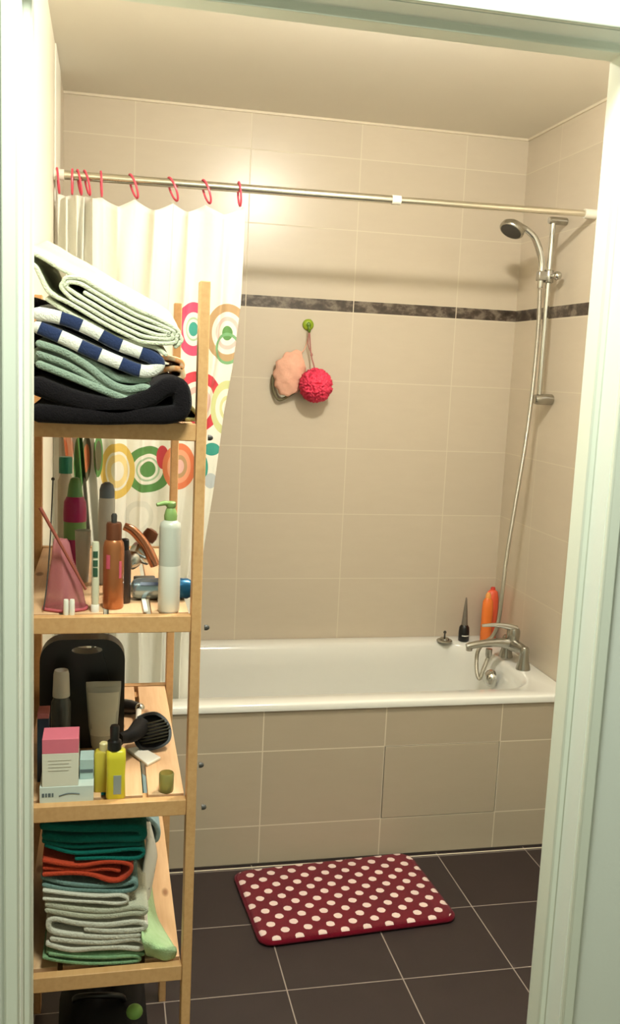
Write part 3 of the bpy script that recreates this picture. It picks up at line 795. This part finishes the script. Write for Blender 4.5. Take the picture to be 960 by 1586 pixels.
# deodorant
p = on2(164, 905); r = rad(25, p.y)
bottle('deodorant_can', 'pale grey deodorant can with slate blue domed cap', 'spray can', p.x, p.y+r*.5, z2,
    [('can_body', [(r*.92, 0), (r, .003), (r, H(775, 905, p.y)), (r*.94, H(770, 905, p.y))], plain('pale_grey_can', (214, 216, 212), .35)),
     ('cap', [(r*.92, H(770, 905, p.y)), (r*.92, H(758, 905, p.y)), (r*.75, H(750, 905, p.y)), (r*.3, H(746, 905, p.y))], plain('slate_cap', (112, 126, 140), .4))])
# magenta / green bottle
p = on2(115, 890); r = rad(36, p.y)
mg = plain('magenta_plastic', (164, 32, 98), .3); g2 = plain('leaf_green_plastic', (96, 150, 92), .4)
g3 = plain('pale_green_label', (112, 158, 96), .4)
bottle('shampoo_bottle', 'magenta bottle with green cone cap and green label', 'bottle', p.x, p.y+r*.6, z2,
    [('lower_body', [(r*.80, 0), (r*.84, .003), (r*.9, H(835, 890, p.y))], mg),
     ('label_band', [(r*.95, H(835, 890, p.y)), (r*.95, H(808, 890, p.y))], g3),
     ('bottle_shoulder', [(r*.98, H(808, 890, p.y)), (r, H(795, 890, p.y)), (r*.94, H(778, 890, p.y)), (r*.7, H(770, 890, p.y))], mg),
     ('cap', [(r*.68, H(770, 890, p.y)), (r*.55, H(752, 890, p.y)), (r*.4, H(743, 890, p.y)), (r*.25, H(741, 890, p.y))], g2)])
# bottle with teal cap
p = on2(103, 868); r = rad(24, p.y)
bottle('lotion_bottle', 'pale bottle with square teal cap at the back', 'bottle', p.x-.004, p.y+.03, z2,
    [('bottle_body', [(r*.95, 0), (r, .003), (r, H(748, 868, p.y)), (r*.6, H(736, 868, p.y))], plain('pale_bottle', (206, 204, 188), .3)),
     ('cap', [(r*.86, H(736, 868, p.y)), (r*.86, H(714, 868, p.y)), (r*.8, H(711, 868, p.y))], plain('teal_cap', (28, 132, 108), .4))])
# clear cup
n_ = N('clear_plastic'); M['clear'] = n_.out(lin((232, 232, 222)), .18, 0, trans=.45, ior=1.3)
p = on2(125, 903); r = rad(25, p.y)
cup = MB(); cup.lathe([(r*.72, 0), (r*.75, .002), (r, H(822, 903, p.y)), (r*.94, H(822, 903, p.y)), (r*.68, .004), (r*.2, .004)], (p.x+.003, p.y+.012, z2), 28)
tag(cup.build('cup', M['clear']), 'clear plastic cup behind the pink pouch', 'cup')
# green-white tube
p = on2(147, 949); r = rad(13, p.y)
t = bottle('cream_tube', 'slim white tube with dark green print left of the copper can', 'tube', p.x, p.y+r, z2,
    [('cap', [(r, 0), (r, .012), (r*.9, .013)], M['white_plastic']), ('tube_body', [(r*.85, .013), (r*.95, .03), (r*.9, H(845, 949, p.y)), (r*.75, H(838, 949, p.y))], plain('cream_tube', (214, 212, 184), .4))])
gp = plain('dark_green_print', (48, 84, 60), .4)
for a, b_ in ((852, 862), (866, 876), (878, 892)): label_band(t, (p.x, p.y+r), r*.93, z2+H(b_, 949, p.y), z2+H(a, 949, p.y), gp, -2.2, -1.0)
# pink mesh pouch
n_ = N('pink_mesh'); ob = n_.sep(n_.obj())
gx = n_.math('ABSOLUTE', n_.math('SINE', n_.math('MULTIPLY', n_.math('ADD', ob[0], ob[2]), 1500.0))); gz = n_.math('ABSOLUTE', n_.math('SINE', n_.math('MULTIPLY', n_.math('SUBTRACT', ob[0], ob[2]), 1500.0)))
al = n_.math('ADD', .50, n_.math('MULTIPLY', n_.math('MULTIPLY', gx, gz), .4))
M['pink_mesh'] = n_.out(lin((196, 116, 120)), .6, alpha=al)
p = on2(100, 950)
pouch = thing('mesh_pouch', (p.x, p.y+.02, z2), 'pink net pouch slumped at the left end of the second shelf', 'pouch')
def pz(y, Y=-1.87): return z2+H(y, 950, Y)
rows = []
for yy, xl, xr_, dpt in ((950, 66, 134, .026), (930, 68, 130, .028), (900, 73, 124, .026), (870, 78, 112, .020), (845, 80, 107, .014), (838, 82, 103, .008)):
    rw = []
    xa, xb = W(xl, yy, -1.868).x, W(xr_, yy, -1.868).x
    xa = max(xa, SX0+ptx+.002)
    for i in range(24):
        a = 2*PI*i/24
        rw.append(Vector(((xa+xb)/2+(xb-xa)/2*math.cos(a), -1.868+.03+dpt*math.sin(a)+.002*math.sin(5*a), pz(yy) if yy < 950 else z2)))
    rows.append(rw)
mb = MB(); mb.loft(rows); mb.build('net_bag', M['pink_mesh'], pouch)
M['hem'] = plain('pink_hem', (190, 92, 100), .7)
mb = MB(); mb.tube([q_+Vector((0, 0, .003)) for q_ in rows[0]+rows[0][:1]], .0028, 8, caps=False); mb.build('hem', M['hem'], pouch)
cpt = [W(82, 742, -1.80), W(80, 790, -1.81), W(77, 850, -1.83), W(72, 910, -1.85), W(67.5, 944, -1.862)]
for c_ in cpt: c_.x = max(c_.x, SX0+ptx+.003)
MB().tube(cpt, .0011, 8, smooth=4).ell(cpt[0], .003, .003, .003, 10, 8).build('drawstring', M['dark_grey'], pouch)
st_ = MB(); a_, b_ = W(62, 786, -1.865), W(133, 913, -1.872); a_.x = max(a_.x, SX0+ptx+.003); st_.tube([a_, (a_+b_)/2, b_], [.0030, .0026, .0022], 10)
tag(st_.build('brush_stick', plain('red_brown_wood', (150, 76, 60), .5)), 'thin red brown stick leaning across the pink pouch', 'stick')
# white twin cap
p = on2(107, 952)
cp = thing('white_clip', (p.x, p.y-.004, z2), 'small white ridged clip standing before the pink pouch', 'clip')
for dx in (-.0048, .0048):
    MB().lathe([(.0043, 0), (.0046, .002), (.0043, .024), (.0036, .027)], (p.x+dx, p.y-.004, z2), 14).build('prong', M['white_plastic'], cp)
# flat white stick
a_, b_ = on2(217, 905), on2(226, 950)
mb = MB(); mb.obox((a_+b_)/2+Vector((0, 0, .003)), (b_-a_), Vector((b_-a_)).cross(Vector((0, 0, 1))), (0, 0, 1), (b_-a_).length/2, .0038, .0022)
tag(mb.build('nail_file', M['white_plastic'], bevel=.001), 'flat white stick lying on the second shelf slats', 'stick')
# hair dryer
hd0 = thing('hair_dryer', (W(225, 850, -1.70).x, -1.70, z2), 'copper and chrome hair dryer behind the blue can', 'hair dryer')
Yd = -1.71
M['rose'] = plain('rose_copper', (196, 132, 98), .22, .75, var=.05)
bc = [W(x, y, Yd) for x, y in ((192, 815), (206, 822), (222, 840), (234, 862), (240, 876))]
MB().tube(bc, [.007, .0085, .0095, .010, .009], 16, smooth=5).build('handle', M['rose'], hd0)
a_, b_ = W(206, 850, Yd+.01), W(238, 866, Yd+.02)
MB().lathe([(.014, 0), (.018, .004), (.019, .02), (.017, .036), (.012, .040)], a_, 24, (b_-a_)).build('barrel', M['chrome'], hd0)
c_ = W(232, 830, Yd+.015)
MB().lathe([(.006, -.012), (.012, -.010), (.014, 0), (.012, .01), (.006, .013)], c_, 20, (.5, .2, .8)).build('air_filter', M['copper_dk'], hd0)
nz = W(206, 866, Yd)
MB().lathe([(.017, 0), (.016, .012), (.011, .020)], nz, 20, (-.5, -.7, -.25)).build('nozzle', M['brushed'], hd0)
MB().obox((hd0.location.x, -1.69, z2+.011), (1, 0, 0), (0, 1, 0), (0, 0, 1), .020, .012, .011).build('stand_foot', M['dark_grey'], hd0, bevel=.003)
# blue-silver can lying
Yc = -1.775
can = thing('spray_can', (W(252, 905, Yc).x, Yc, z2), 'silver and blue metal can lying on its side', 'can')
rc = rad(34, Yc)*1.0
a_, b_ = W(203, 900, Yc), W(303, 898, Yc)
a_.z = b_.z = z2+rc+.0005
b_.x = min(b_.x, SX1-.003)
d_ = (b_-a_).length
MB().lathe([(rc*.5, 0), (rc*.86, .004), (rc, .012), (rc, d_*.70)], a_, 28, (b_-a_)).build('can_body', plain('silver_blue', (150, 168, 176), .22, .8), can)
MB().lathe([(rc*.99, d_*.70), (rc*1.0, d_*.74), (rc*.98, d_*.9), (rc*.7, d_)], a_, 28, (b_-a_)).build('cap', plain('metallic_blue', (36, 96, 138), .2, .6), can)
mb = MB(); mb.obox((a_.x+d_*.30, Yc-rc*.80, a_.z+rc*.62), (1, 0, 0), (0, .64, .76), (0, -.76, .64), d_*.16, .003, .0012); mb.build('printed_label', plain('navy_print', (40, 54, 84), .4), can)

# ------------------------------------------------------------------ things on the third shelf
z3 = SZ[2]-.001
def on3(px, py): return at(px, py, 'Z', z3)
def H3(ya, yb, Y): return (yb-ya)*mpp(Y)
# black case with oval grip hole
Yk = -1.64
def K(x, y): p_ = W(x, y, Yk); return (p_.x, p_.z)
case = thing('carry_case', (W(127, 1080, Yk).x, Yk, z3), 'flat black case with oval grip hole standing at the left', 'case')
out = []
xl, zt = K(62, 1040)[0], K(120, 988)[1]; xr2 = K(193, 1040)[0]
xl = max(xl, SX0+ptx+.003)
rr_ = .042
for cx, cz, a0, rq in ((xr2-rr_, zt-rr_, 0, rr_), (xl+rr_, zt-rr_, PI/2, rr_), (xl+.01, z3+.011, PI, .01), (xr2-.01, z3+.011, 3*PI/2, .01)):
    for i in range(9): a = a0+PI/2*i/8; out.append(Vector((cx+rq*math.cos(a), 0, cz+rq*math.sin(a))))
hcx, hcz = K(135, 1004)
hole = [Vector((hcx+.0285*math.cos(2*PI*i/36+PI/72*9), 0, hcz+.0080*math.sin(2*PI*i/36+PI/72*9))) for i in range(36)]
# align the hole start with the outline start (angle of first outline point)
def sec(o, hl, y): return [v+Vector((0, y, 0)) for v in o], [v+Vector((0, y, 0)) for v in hl]
mb = MB(); Kn = 36
o1, h1 = sec(out, hole, Yk-.012); o2, h2_ = sec(out, hole, Yk+.028)
mb.loft([o1, o2, h2_, h1, o1], False, False)
bmesh.ops.remove_doubles(mb.bm, verts=mb.bm.verts, dist=1e-6)
mb.build('case_body', M['black'], case, bevel=.004, seg=3)
# clear bottle with white cap
Yb_ = -1.70
p = W(93, 1100, Yb_); r = rad(31, Yb_)
bt = bottle('toner_bottle', 'clear bottle of dark liquid with white cap before the black case', 'bottle', p.x+.002, Yb_, z3,
    [('bottle_body', [(r*.95, 0), (r, .003), (r, H3(1085, 1181, Yb_)), (r*.75, H3(1077, 1181, Yb_))], plain('smoky_plastic', (78, 80, 76), .15, var=.2)),
     ('cap', [(r*.86, H3(1076, 1181, Yb_)), (r*.86, H3(1072, 1181, Yb_)), (r*.78, H3(1040, 1181, Yb_)), (r*.68, H3(1034, 1181, Yb_))], plain('milky_cap', (212, 210, 196), .35))])
# squeeze tube standing on its cap
Yt = -1.69
def sqtube():
    t_ = thing('squeeze_tube', (W(160, 1120, Yt).x, Yt, z3), 'pale grey squeeze tube standing on its cap before the black case', 'tube')
    cx = W(160, 1100, Yt).x
    def el(z, a, b_): return [Vector((cx+a*math.cos(2*PI*i/28), Yt+b_*math.sin(2*PI*i/28), z)) for i in range(28)]
    zt_ = z3+H3(1054, 1177, Yt); k = mpp(Yt)
    MB().loft([el(z3+.014, 15*k, 15*k), el(z3+.022, 18*k, 16*k), el(z3+.06, 22.5*k, 12*k), el(zt_-.012, 27*k, 3*k), el(zt_-.010, 27*k, 1.2*k), el(zt_, 27*k, 1.2*k)]).build('tube_body', plain('grey_tube', (176, 176, 162), .35), t_)
    MB().lathe([(15*k, 0), (16*k, .001), (16*k, .013), (15*k, .0145)], (cx, Yt, z3), 28).build('cap', plain('grey_cap', (120, 122, 114), .4), t_)
    lb = MB()
    def fr_(z, a, b_): return [Vector((cx+a*math.cos(-PI/2+c_)*1.0, Yt+(b_+.0008)*math.sin(-PI/2+c_), z)) for c_ in [x_*.16-1.2 for x_ in range(16)]]
    z_a, z_b = z3+.045, zt_-.020
    lb.loft([fr_(z_a, 21*k, 13.4*k), fr_((z_a+z_b)/2, 23.4*k, 9.4*k), fr_(z_b, 25.8*k, 5.2*k)], False, False, closed=False)
    lb.build('printed_label', plain('pale_label', (208, 206, 188), .45), t_)
sqtube()
# boxes
Yx = -1.880
M['carton'] = plain('white_carton', (228, 224, 206), .6, var=.02)
a_, b_ = W(61, 1222, Yx), W(145, 1222, Yx)
fx0, fx1 = a_.x, b_.x
zlow = H3(1221, 1248, Yx)
box1 = thing('carton', ((fx0+fx1)/2, Yx+.04, z3), 'flat white and pale blue carton at the front left of third shelf', 'box')
MB().box(fx0, fx1, Yx, Yx+.085, z3, z3+zlow).build('carton_body', plain('pale_blue_carton', (206, 216, 208), .6), box1, bevel=.0008)
ink = plain('dark_ink', (92, 104, 108), .6)
tm_ = MB()
for x_, w_ in ((.004, .004), (.0095, .003), (.014, .0045), (.020, .003)): tm_.box(fx0+x_, fx0+x_+w_, Yx-.0004, Yx+.001, z3+zlow*.38, z3+zlow*.62)
tm_.build('print_marks', ink, box1)
sw = MB(); sw.tube([(fx0+.032, Yx, z3+zlow*.42), (fx0+.048, Yx, z3+zlow*.56), (fx0+.066, Yx, z3+zlow*.50)], .0011, 6, smooth=4); sw.build('print_stripe', ink, box1)
box3 = thing('carton', (W(134, 1200, -1.845).x, -1.83, z3+zlow), 'small upright pale blue carton standing on the flat carton', 'box')
xa, xb = W(122.5, 1200, -1.85).x, W(145, 1200, -1.85).x
MB().box(xa+.001, xb, -1.855, -1.815, z3+zlow, z3+zlow+H3(1187, 1220, -1.85)).build('carton_body', plain('pale_teal_carton', (178, 200, 196), .6), box3, bevel=.0008)
MB().box(xa+.002, xb-.001, -1.8556, -1.854, z3+zlow+.012, z3+zlow+.018).build('print_band', ink, box3)
xa, xb = W(65, 1180, Yx).x, W(121.5, 1180, Yx).x
ztop = z3+zlow+H3(1142, 1221, Yx); zm = z3+zlow+H3(1166, 1221, Yx)
box2 = thing('carton', ((xa+xb)/2, Yx+.025, z3+zlow), 'tall white carton with pink upper third, standing on the flat carton', 'box')
MB().box(xa, xb, Yx+.001, Yx+.055, z3+zlow, zm).build('lower_carton', M['carton'], box2, bevel=.0006)
MB().box(xa, xb, Yx+.001, Yx+.055, zm, ztop).build('upper_carton', plain('pink_carton', (222, 116, 134), .6), box2, bevel=.0006)
tm_ = MB()
for r_ in range(4): tm_.box(xa+.010, xb-.012-.004*(r_ % 2), Yx+.0003, Yx+.002, zm-.012-.006*r_, zm-.0112-.006*r_)
tm_.build('print_marks', plain('grey_ink', (196, 190, 176), .6), box2)
# yellow bottles
yb = plain('yellow_plastic', (222, 208, 52), .35)
yo = plain('mustard_plastic', (196, 178, 60), .4)
p = on3(179, 1239); Yy = p.y
def rrz(cx, cy, z, hx, hy, r_): return [v for v in rrect(cx-hx, cx+hx, cy-hy, cy+hy, r_, z, 5)]
yt = thing('yellow_bottle', (p.x, Yy+.012, z3), 'bright yellow bottle with black cap at the front of third shelf', 'bottle')
k = mpp(Yy); c = (p.x, Yy+.012)
MB().loft([rrz(*c, z3, 14*k, .010, .005), rrz(*c, z3+.003, 15.5*k, .0115, .006), rrz(*c, z3+H3(1200, 1239, Yy), 14.5*k, .0105, .006), rrz(*c, z3+H3(1172, 1239, Yy), 15.5*k, .0115, .006), rrz(*c, z3+H3(1160, 1239, Yy), 15*k, .011, .006), rrz(*c, z3+H3(1157, 1239, Yy), 12*k, .008, .005)]).build('bottle_body', yb, yt, sharp=50)
MB().lathe([(11*k, H3(1157, 1239, Yy)), (11*k, H3(1143, 1239, Yy)), (7*k, H3(1141, 1239, Yy)), (7.5*k, H3(1120, 1239, Yy)), (6*k, H3(1117, 1239, Yy))], (p.x-.003, Yy+.012, z3), 20).build('cap', M['black'], yt)
MB().box(p.x-.004, p.x+.009, Yy+.0002, Yy+.003, z3+.010, z3+H3(1198, 1239, Yy)).build('printed_label', plain('grey_label', (150, 156, 150), .5), yt)
p2 = on3(157, 1228); Yy2 = p2.y; k = mpp(Yy2); c = (p2.x-.001, Yy2+.012)
y2 = thing('yellow_bottle', (p2.x, Yy2+.012, z3), 'mustard yellow bottle with cream cap left of the bright yellow one', 'bottle')
MB().loft([rrz(*c, z3, 10*k, .010, .004), rrz(*c, z3+.003, 11*k, .011, .005), rrz(*c, z3+H3(1164, 1228, Yy2), 11*k, .011, .005), rrz(*c, z3+H3(1160, 1228, Yy2), 8*k, .008, .004)]).build('bottle_body', yo, y2, sharp=50)
MB().lathe([(7*k, H3(1160, 1228, Yy2)), (7*k, H3(1149, 1228, Yy2)), (5*k, H3(1147, 1228, Yy2))], (c[0]+.004, c[1], z3), 18).build('cap', plain('cream_cap', (220, 206, 150), .4), y2)
# hair brush
hb = thing('hair_brush', (W(235, 1130, -1.69).x, -1.69, z3), 'black vented hair brush lying on the right of third shelf', 'hair brush')
Yh = -1.69
ctr = on3(240, 1138)
prof = [(213, 1108), (226, 1102), (243, 1101), (258, 1112), (265, 1128), (263, 1145), (250, 1155), (232, 1160), (216, 1157), (207, 1140)]
def HB(x, y, lift):
    p_ = at(x, y, 'Z', z3+.026); return Vector((p_.x, p_.y, z3+lift))
poly = [at(x, y, 'Y', -1.66-.0008*(y-1130)) for x, y in prof]
cen = sum(poly, Vector())/len(poly)
low = min(q_.z for q_ in poly); poly = [q_+Vector((0, 0, z3+.004-low)) for q_ in poly]; cen = sum(poly, Vector())/len(poly)
fwd = Vector((0, -1, .25)).normalized()
def ringp(s_, d): return [cen+(q_-cen)*s_-fwd*d for q_ in spline(poly+[poly[0]], 4)[:-1]]
MB().loft([ringp(1.0, -.004), ringp(1.02, .0), ringp(1.0, .006), ringp(.9, .010)]+[ringp(.84, .010), ringp(.84, .002)]+[ringp(.86, -.004), ringp(1.0, -.004)], False, False).build('brush_head', M['black'], hb)
bhead = [c_ for c_ in hb.children if c_.name.startswith('brush_head')][0]
rb = MB()
for i in range(7):
    f_ = -.72+i*.24
    dirv = (poly[4]-poly[9]).normalized(); side = dirv.cross(fwd).normalized()
    hw = (poly[4]-poly[9]).length/2*.9*math.sqrt(max(.1, 1-f_*f_*.9))
    c0 = cen+side*f_*.026
    rb.tube([c0-dirv*hw+fwd*.004, c0+fwd*.011, c0+dirv*hw+fwd*.004], .0016, 8, smooth=4)
rb.build('ribs', plain('olive_black_plastic', (52, 50, 34), .3), bhead)
MB().loft([ringp(.86, .004), ringp(.86, .009)]).build('back_plate', M['black_matte'], hb)
hl = (poly[0]+poly[9])/2
hp2 = [hl+Vector((.010, 0, 0)), W(205, 1138, -1.70), W(192, 1142, -1.715), W(183, 1144, -1.73)]
hp2 = [Vector((v.x, v.y, max(v.z, z3+.012))) for v in hp2]
MB().tube(hp2, [.019, .014, .0115, .0105], 14, smooth=5).build('handle', M['black_matte'], hb)
# white card
q4 = [on3(x, y) for x, y in ((196, 1164), (217, 1159), (249, 1177), (228, 1188))]
mb = MB(); mb.loft([[v+Vector((0, 0, .0005)) for v in q4], [v+Vector((0, 0, .006)) for v in q4]])
tag(mb.build('soap_packet', M['white_b'], bevel=.0015), 'small flat white packet lying before the hair brush', 'packet')
# olive glass
p = on3(258, 1230); r = rad(25, p.y)
n_ = N('olive_glass'); M['olive'] = n_.out(lin((190, 186, 112)), .15, 0, trans=.55, ior=1.35)
gl = MB(); gl.lathe([(r*.9, 0), (r*.98, .003), (r, H3(1200, 1230, p.y)), (r*.9, H3(1198, 1230, p.y)), (r*.86, .006), (r*.2, .005)], (p.x, p.y+r, z3), 28)
tag(gl.build('tealight_glass', M['olive']), 'small olive green glass near the front post', 'glass')
# shaver
p = on3(205, 1095)
sh = thing('shaver', (p.x, p.y, z3), 'black shaver with chrome head at the back of third shelf', 'shaver')
a_ = Vector((W(190, 1075, -1.46).x, -1.47, z3+.016)); b_ = Vector((W(214, 1082, -1.46).x, -1.49, z3+.017))
MB().tube([a_-Vector((.012, 0, 0)), a_, (a_+b_)/2, b_], [.012, .0155, .0155, .012], 16).build('shaver_body', M['black'], sh)
MB().ell(b_+Vector((.002, -.004, .003)), .011, .011, .010, 18, 12).build('shaver_head', M['chrome'], sh)
MB().tube([b_+Vector((.0, -.012, 0)), Vector((b_.x-.003, b_.y-.05, z3+.0065))], [.006, .0055], 12).build('stem', M['white_plastic'], sh)
# dark blue box at left
xa = W(58, 1100, -1.79).x
nb = thing('carton', (xa+.015, -1.78, z3), 'dark blue carton wedged against the left post behind the pink carton', 'box')
zt_ = z3+H3(1064, 1166, -1.75)
MB().box(xa, W(76, 1100, -1.79).x, -1.795, -1.755, z3, zt_).build('carton_body', plain('navy_carton', (34, 50, 66), .5), nb, bevel=.0008)
MB().box(xa, W(76, 1060, -1.79).x, -1.796, -1.754, zt_, zt_+.009).build('lid', plain('dusty_pink', (178, 106, 104), .5), nb, bevel=.0008)

# ------------------------------------------------------------------ towels on the lowest shelf
G4 = 'towels on the lowest shelf'
def T4(parts, mat, label, Y0=-1.875, Y1=-1.52, name='towel', cat='towel', group=G4):
    mb_ = MB()
    for pts, th, dy in parts: mb_.ribbon([Z6(x, y, Y0+dy) for x, y in pts], th, Y0+dy, Y1+random.uniform(-.01, .01), 7, .0013, (0, .003), 5)
    return tag(mb_.build(name, mat, sharp=50), label, cat, group)
T4([([(90, 780), (180, 800), (320, 812), (460, 808), (545, 800), (565, 788), (530, 775), (400, 782), (250, 778), (120, 762)], .0058, 0),
    ([(110, 752), (230, 765), (380, 765), (500, 758), (580, 765)], .0066, .004)], M['mint_towel'], 'pale green striped towel at the very bottom of the lowest shelf pile')
T4([([(110, 715), (220, 742), (340, 735), (470, 730), (560, 738), (590, 715), (540, 690), (400, 705), (250, 702), (130, 690)], .0092, 0)], M['white_towel'], 'white towel with speckled folds just above the green striped towel')
T4([([(560, 672), (400, 680), (250, 672), (140, 655), (112, 620), (140, 590), (260, 612), (400, 620), (540, 605), (592, 620), (560, 645), (420, 650), (300, 640)], .0100, 0)], M['white_towel'], 'thick white towel with fold open to the right, middle of the lowest pile')
T4([([(110, 545), (260, 570), (400, 575), (520, 560), (580, 560), (590, 540), (540, 530), (400, 548), (250, 538), (110, 518)], .0112, 0)], M['ecru_towel'], 'ecru towel under the thin white and grey cloths')
T4([([(90, 490), (220, 500), (360, 508), (460, 515), (505, 498), (470, 475), (380, 478), (250, 470), (90, 450)], .0054, -.002)], M['white_towel'], 'thin white towel with a grey lined loop above the ecru one')
T4([([(85, 385), (200, 412), (340, 425), (470, 420), (535, 405), (545, 430), (500, 450), (360, 448), (200, 440), (90, 420)], .0075, .004)], M['bluegrey_towel'], 'blue grey towel lying under the rust orange towel')
T4([([(90, 300), (190, 318), (280, 325), (380, 308), (470, 308), (520, 325), (515, 360), (470, 395), (410, 398), (330, 372), (230, 362), (90, 370)], .0070, 0),
    ([(90, 335), (200, 340), (300, 345), (400, 340), (460, 350)], .0068, .003)], M['orange_towel'], 'rust orange towel with round fold below the teal towel')
T4([([(90, 130), (250, 140), (420, 140), (555, 140), (580, 165), (555, 190), (400, 190), (230, 195), (100, 180)], .0145, 0),
    ([(100, 225), (230, 262), (380, 258), (520, 245), (580, 250), (572, 280), (520, 292), (380, 288), (250, 292)], .0060, .002),
    ([(90, 205), (230, 232), (400, 224), (560, 218)], .0075, .004)], M['teal_towel'], 'dark teal towel in thick folds, top of the lowest shelf pile')
def drape(name, mat, label, rows_px, th=.004, cat='cloth'):
    """a cloth sheet: rows of (px, py, Y) from one edge to the other"""
    mb_ = MB(); R = [spline([W(40+x/3.2, 1240+y/3.2, Y) for x, y, Y in r], 6) for r in rows_px]
    cols = list(zip(*R)); cols = [spline(list(c_), 5) for c_ in cols]; G = list(zip(*cols))
    vs = [[mb_.bm.verts.new(p_) for p_ in r] for r in G]
    for i in range(len(vs)-1):
        for j in range(len(vs[0])-1): mb_.bm.faces.new((vs[i][j], vs[i+1][j], vs[i+1][j+1], vs[i][j+1]))
    o = mb_.build(name, mat, sharp=180); s2 = o.modifiers.new('thickness', 'SOLIDIFY'); s2.thickness = th; s2.offset = 0
    return tag(o, label, cat)
stripe_n = N('white_cloth_with_marks'); f_ = stripe_n.noise(45, 2, stripe_n.obj()); c_, _ = stripe_n.ramp(f_, [(.0, lin((206, 206, 194))), (.66, lin((206, 206, 194))), (.70, lin((70, 80, 74)))])
M['marked'] = stripe_n.out(c_, .9)
drape('hanging_cloth', M['marked'], 'white cloth hanging down beside the teal and grey towels',
      [[(585, 105, -1.70), (600, 200, -1.72), (580, 350, -1.76), (555, 520, -1.80)], [(600, 105, -1.66), (625, 220, -1.68), (620, 350, -1.72), (585, 540, -1.78)], [(612, 105, -1.62), (645, 250, -1.62), (640, 320, -1.66), (610, 480, -1.72)]])
z4 = SZ[3]
def drape_on(name, mat, label, rows_px, th, cat='cloth'):
    mb_ = MB(); R = [spline([at(40+x/3.2, 1240+y/3.2, 'Z', z4+l_) for x, y, l_ in r_], 6) for r_ in rows_px]
    cols = [spline(list(c_), 5) for c_ in zip(*R)]; G = list(zip(*cols))
    vs = [[mb_.bm.verts.new(Vector((p_.x, p_.y, max(p_.z, z4+.002)+.0015*noise.noise(p_*40)))) for p_ in r_] for r_ in G]
    for a in range(len(vs)-1):
        for b_ in range(len(vs[0])-1): mb_.bm.faces.new((vs[a][b_], vs[a+1][b_], vs[a+1][b_+1], vs[a][b_+1]))
    o = mb_.build(name, mat, sharp=180); s2 = o.modifiers.new('thickness', 'SOLIDIFY'); s2.thickness = th; s2.offset = 0
    return tag(o, label, cat)
drape_on('green_cloth', M['palegreen_towel'], 'light green cloth with turned up corner spilling to the right of the pile',
   [[(570, 380, .03), (598, 375, .022), (618, 385, .003)], [(570, 470, .05), (600, 470, .040), (630, 490, .003)], [(572, 560, .06), (608, 560, .045), (650, 580, .003)],
    [(574, 640, .06), (630, 640, .040), (696, 665, .004)], [(578, 700, .05), (645, 700, .036), (732, 722, .016)], [(590, 745, .020), (650, 728, .032), (742, 728, .026)],
    [(600, 765, .004), (665, 745, .026), (748, 745, .022)], [(640, 775, .003), (690, 790, .004), (738, 775, .004)]], .0035)
tw = MB()
tw.ribbon([Z6(x, y, -1.52) for x, y in ((585, 170), (640, 190), (655, 150), (640, 110), (590, 60))], .010, -1.53, -1.33, 5, .001, (0, 0), 5)
tag(tw.build('towel', M['lightblue_towel'], sharp=50), 'light blue towel folded at the back of the lowest shelf', 'towel', G4)

# ------------------------------------------------------------------ under the shelves
bag = thing('bag', (-1.27, -1.58, 0), 'slumped black bag on the floor under the shelf unit', 'bag')
mb = MB(); rows = []
for z, hx, hy, dx in ((.002, .075, .15, 0), (.02, .09, .17, 0), (.12, .095, .175, 0), (.20, .088, .16, -.004), (.245, .062, .11, -.008), (.262, .03, .05, -.010)):
    rows.append([Vector((-1.272+dx+hx*math.copysign(abs(math.cos(a))**.7, math.cos(a))*(1+.05*math.sin(3*a+z*30)), -1.60+hy*math.copysign(abs(math.sin(a))**.7, math.sin(a)), z+(.012*math.sin(2*a+1) if z > .15 else 0))) for a in [2*PI*i/36 for i in range(36)]])
mb.loft(rows); mb.build('bag_body', M['black_matte'], bag)
hz_ = .262
MB().tube([(-1.33, -1.62, .24), (-1.33, -1.64, .27), (-1.29, -1.66, .285), (-1.24, -1.65, .27), (-1.235, -1.63, .235)], .006, 10, smooth=5).build('strap', M['black'], bag)
lb_ = W(208, 1567, -1.73)
lime = plain('lime_plastic', (140, 190, 96), .45)
tag(MB().ell(Vector((lb_.x, -1.73, lb_.z)), .016, .016, .0135, 20, 14, wob=.06).build('lime_sponge', lime), 'lime green ball resting on the black bag', 'ball')

# ------------------------------------------------------------------ lamps
lamp = thing('ceiling_lamp', (-.58, -1.45, 2.437), 'round white ceiling lamp of the bathroom', 'lamp')
LX, LY = -.58, -1.45
MB().lathe([(.095, 0), (.095, .02), (.09, .025)], (LX, LY, ZC-.026), 32).build('lamp_base', M['white_plastic'], lamp)
n_ = N('lamp_globe'); n_.b.inputs['Emission Color'].default_value = (1.0, .94, .82, 1); n_.b.inputs['Emission Strength'].default_value = 520
M['globe'] = n_.out(lin((255, 250, 235)), .4)
MB().ell((LX, LY, ZC-.055), .065, .065, .034, 20, 10).build('lamp_globe', M['globe'], lamp)
al = bpy.data.lights.new('hall_lamp', 'AREA'); al.shape = 'DISK'; al.size = .35; al.energy = 33; al.color = (.92, 1.0, .87)
ao = bpy.data.objects.new('hall_lamp', al); C.objects.link(ao); ao.location = (-1.05, -2.60, 2.55); ao.rotation_euler = (0, 0, 0)

w = bpy.data.worlds.new('world'); bpy.context.scene.world = w; w.use_nodes = True
w.node_tree.nodes['Background'].inputs[0].default_value = (.5, .5, .5, 1); w.node_tree.nodes['Background'].inputs[1].default_value = .05
sc = bpy.context.scene
sc.view_settings.view_transform = 'Standard'; sc.view_settings.look = 'None'; sc.view_settings.gamma = 1; sc.view_settings.exposure = 0
sc.view_settings.use_curve_mapping = False
sc.cycles.max_bounces = 10; sc.cycles.diffuse_bounces = 3; sc.cycles.caustics_reflective = False; sc.cycles.caustics_refractive = False
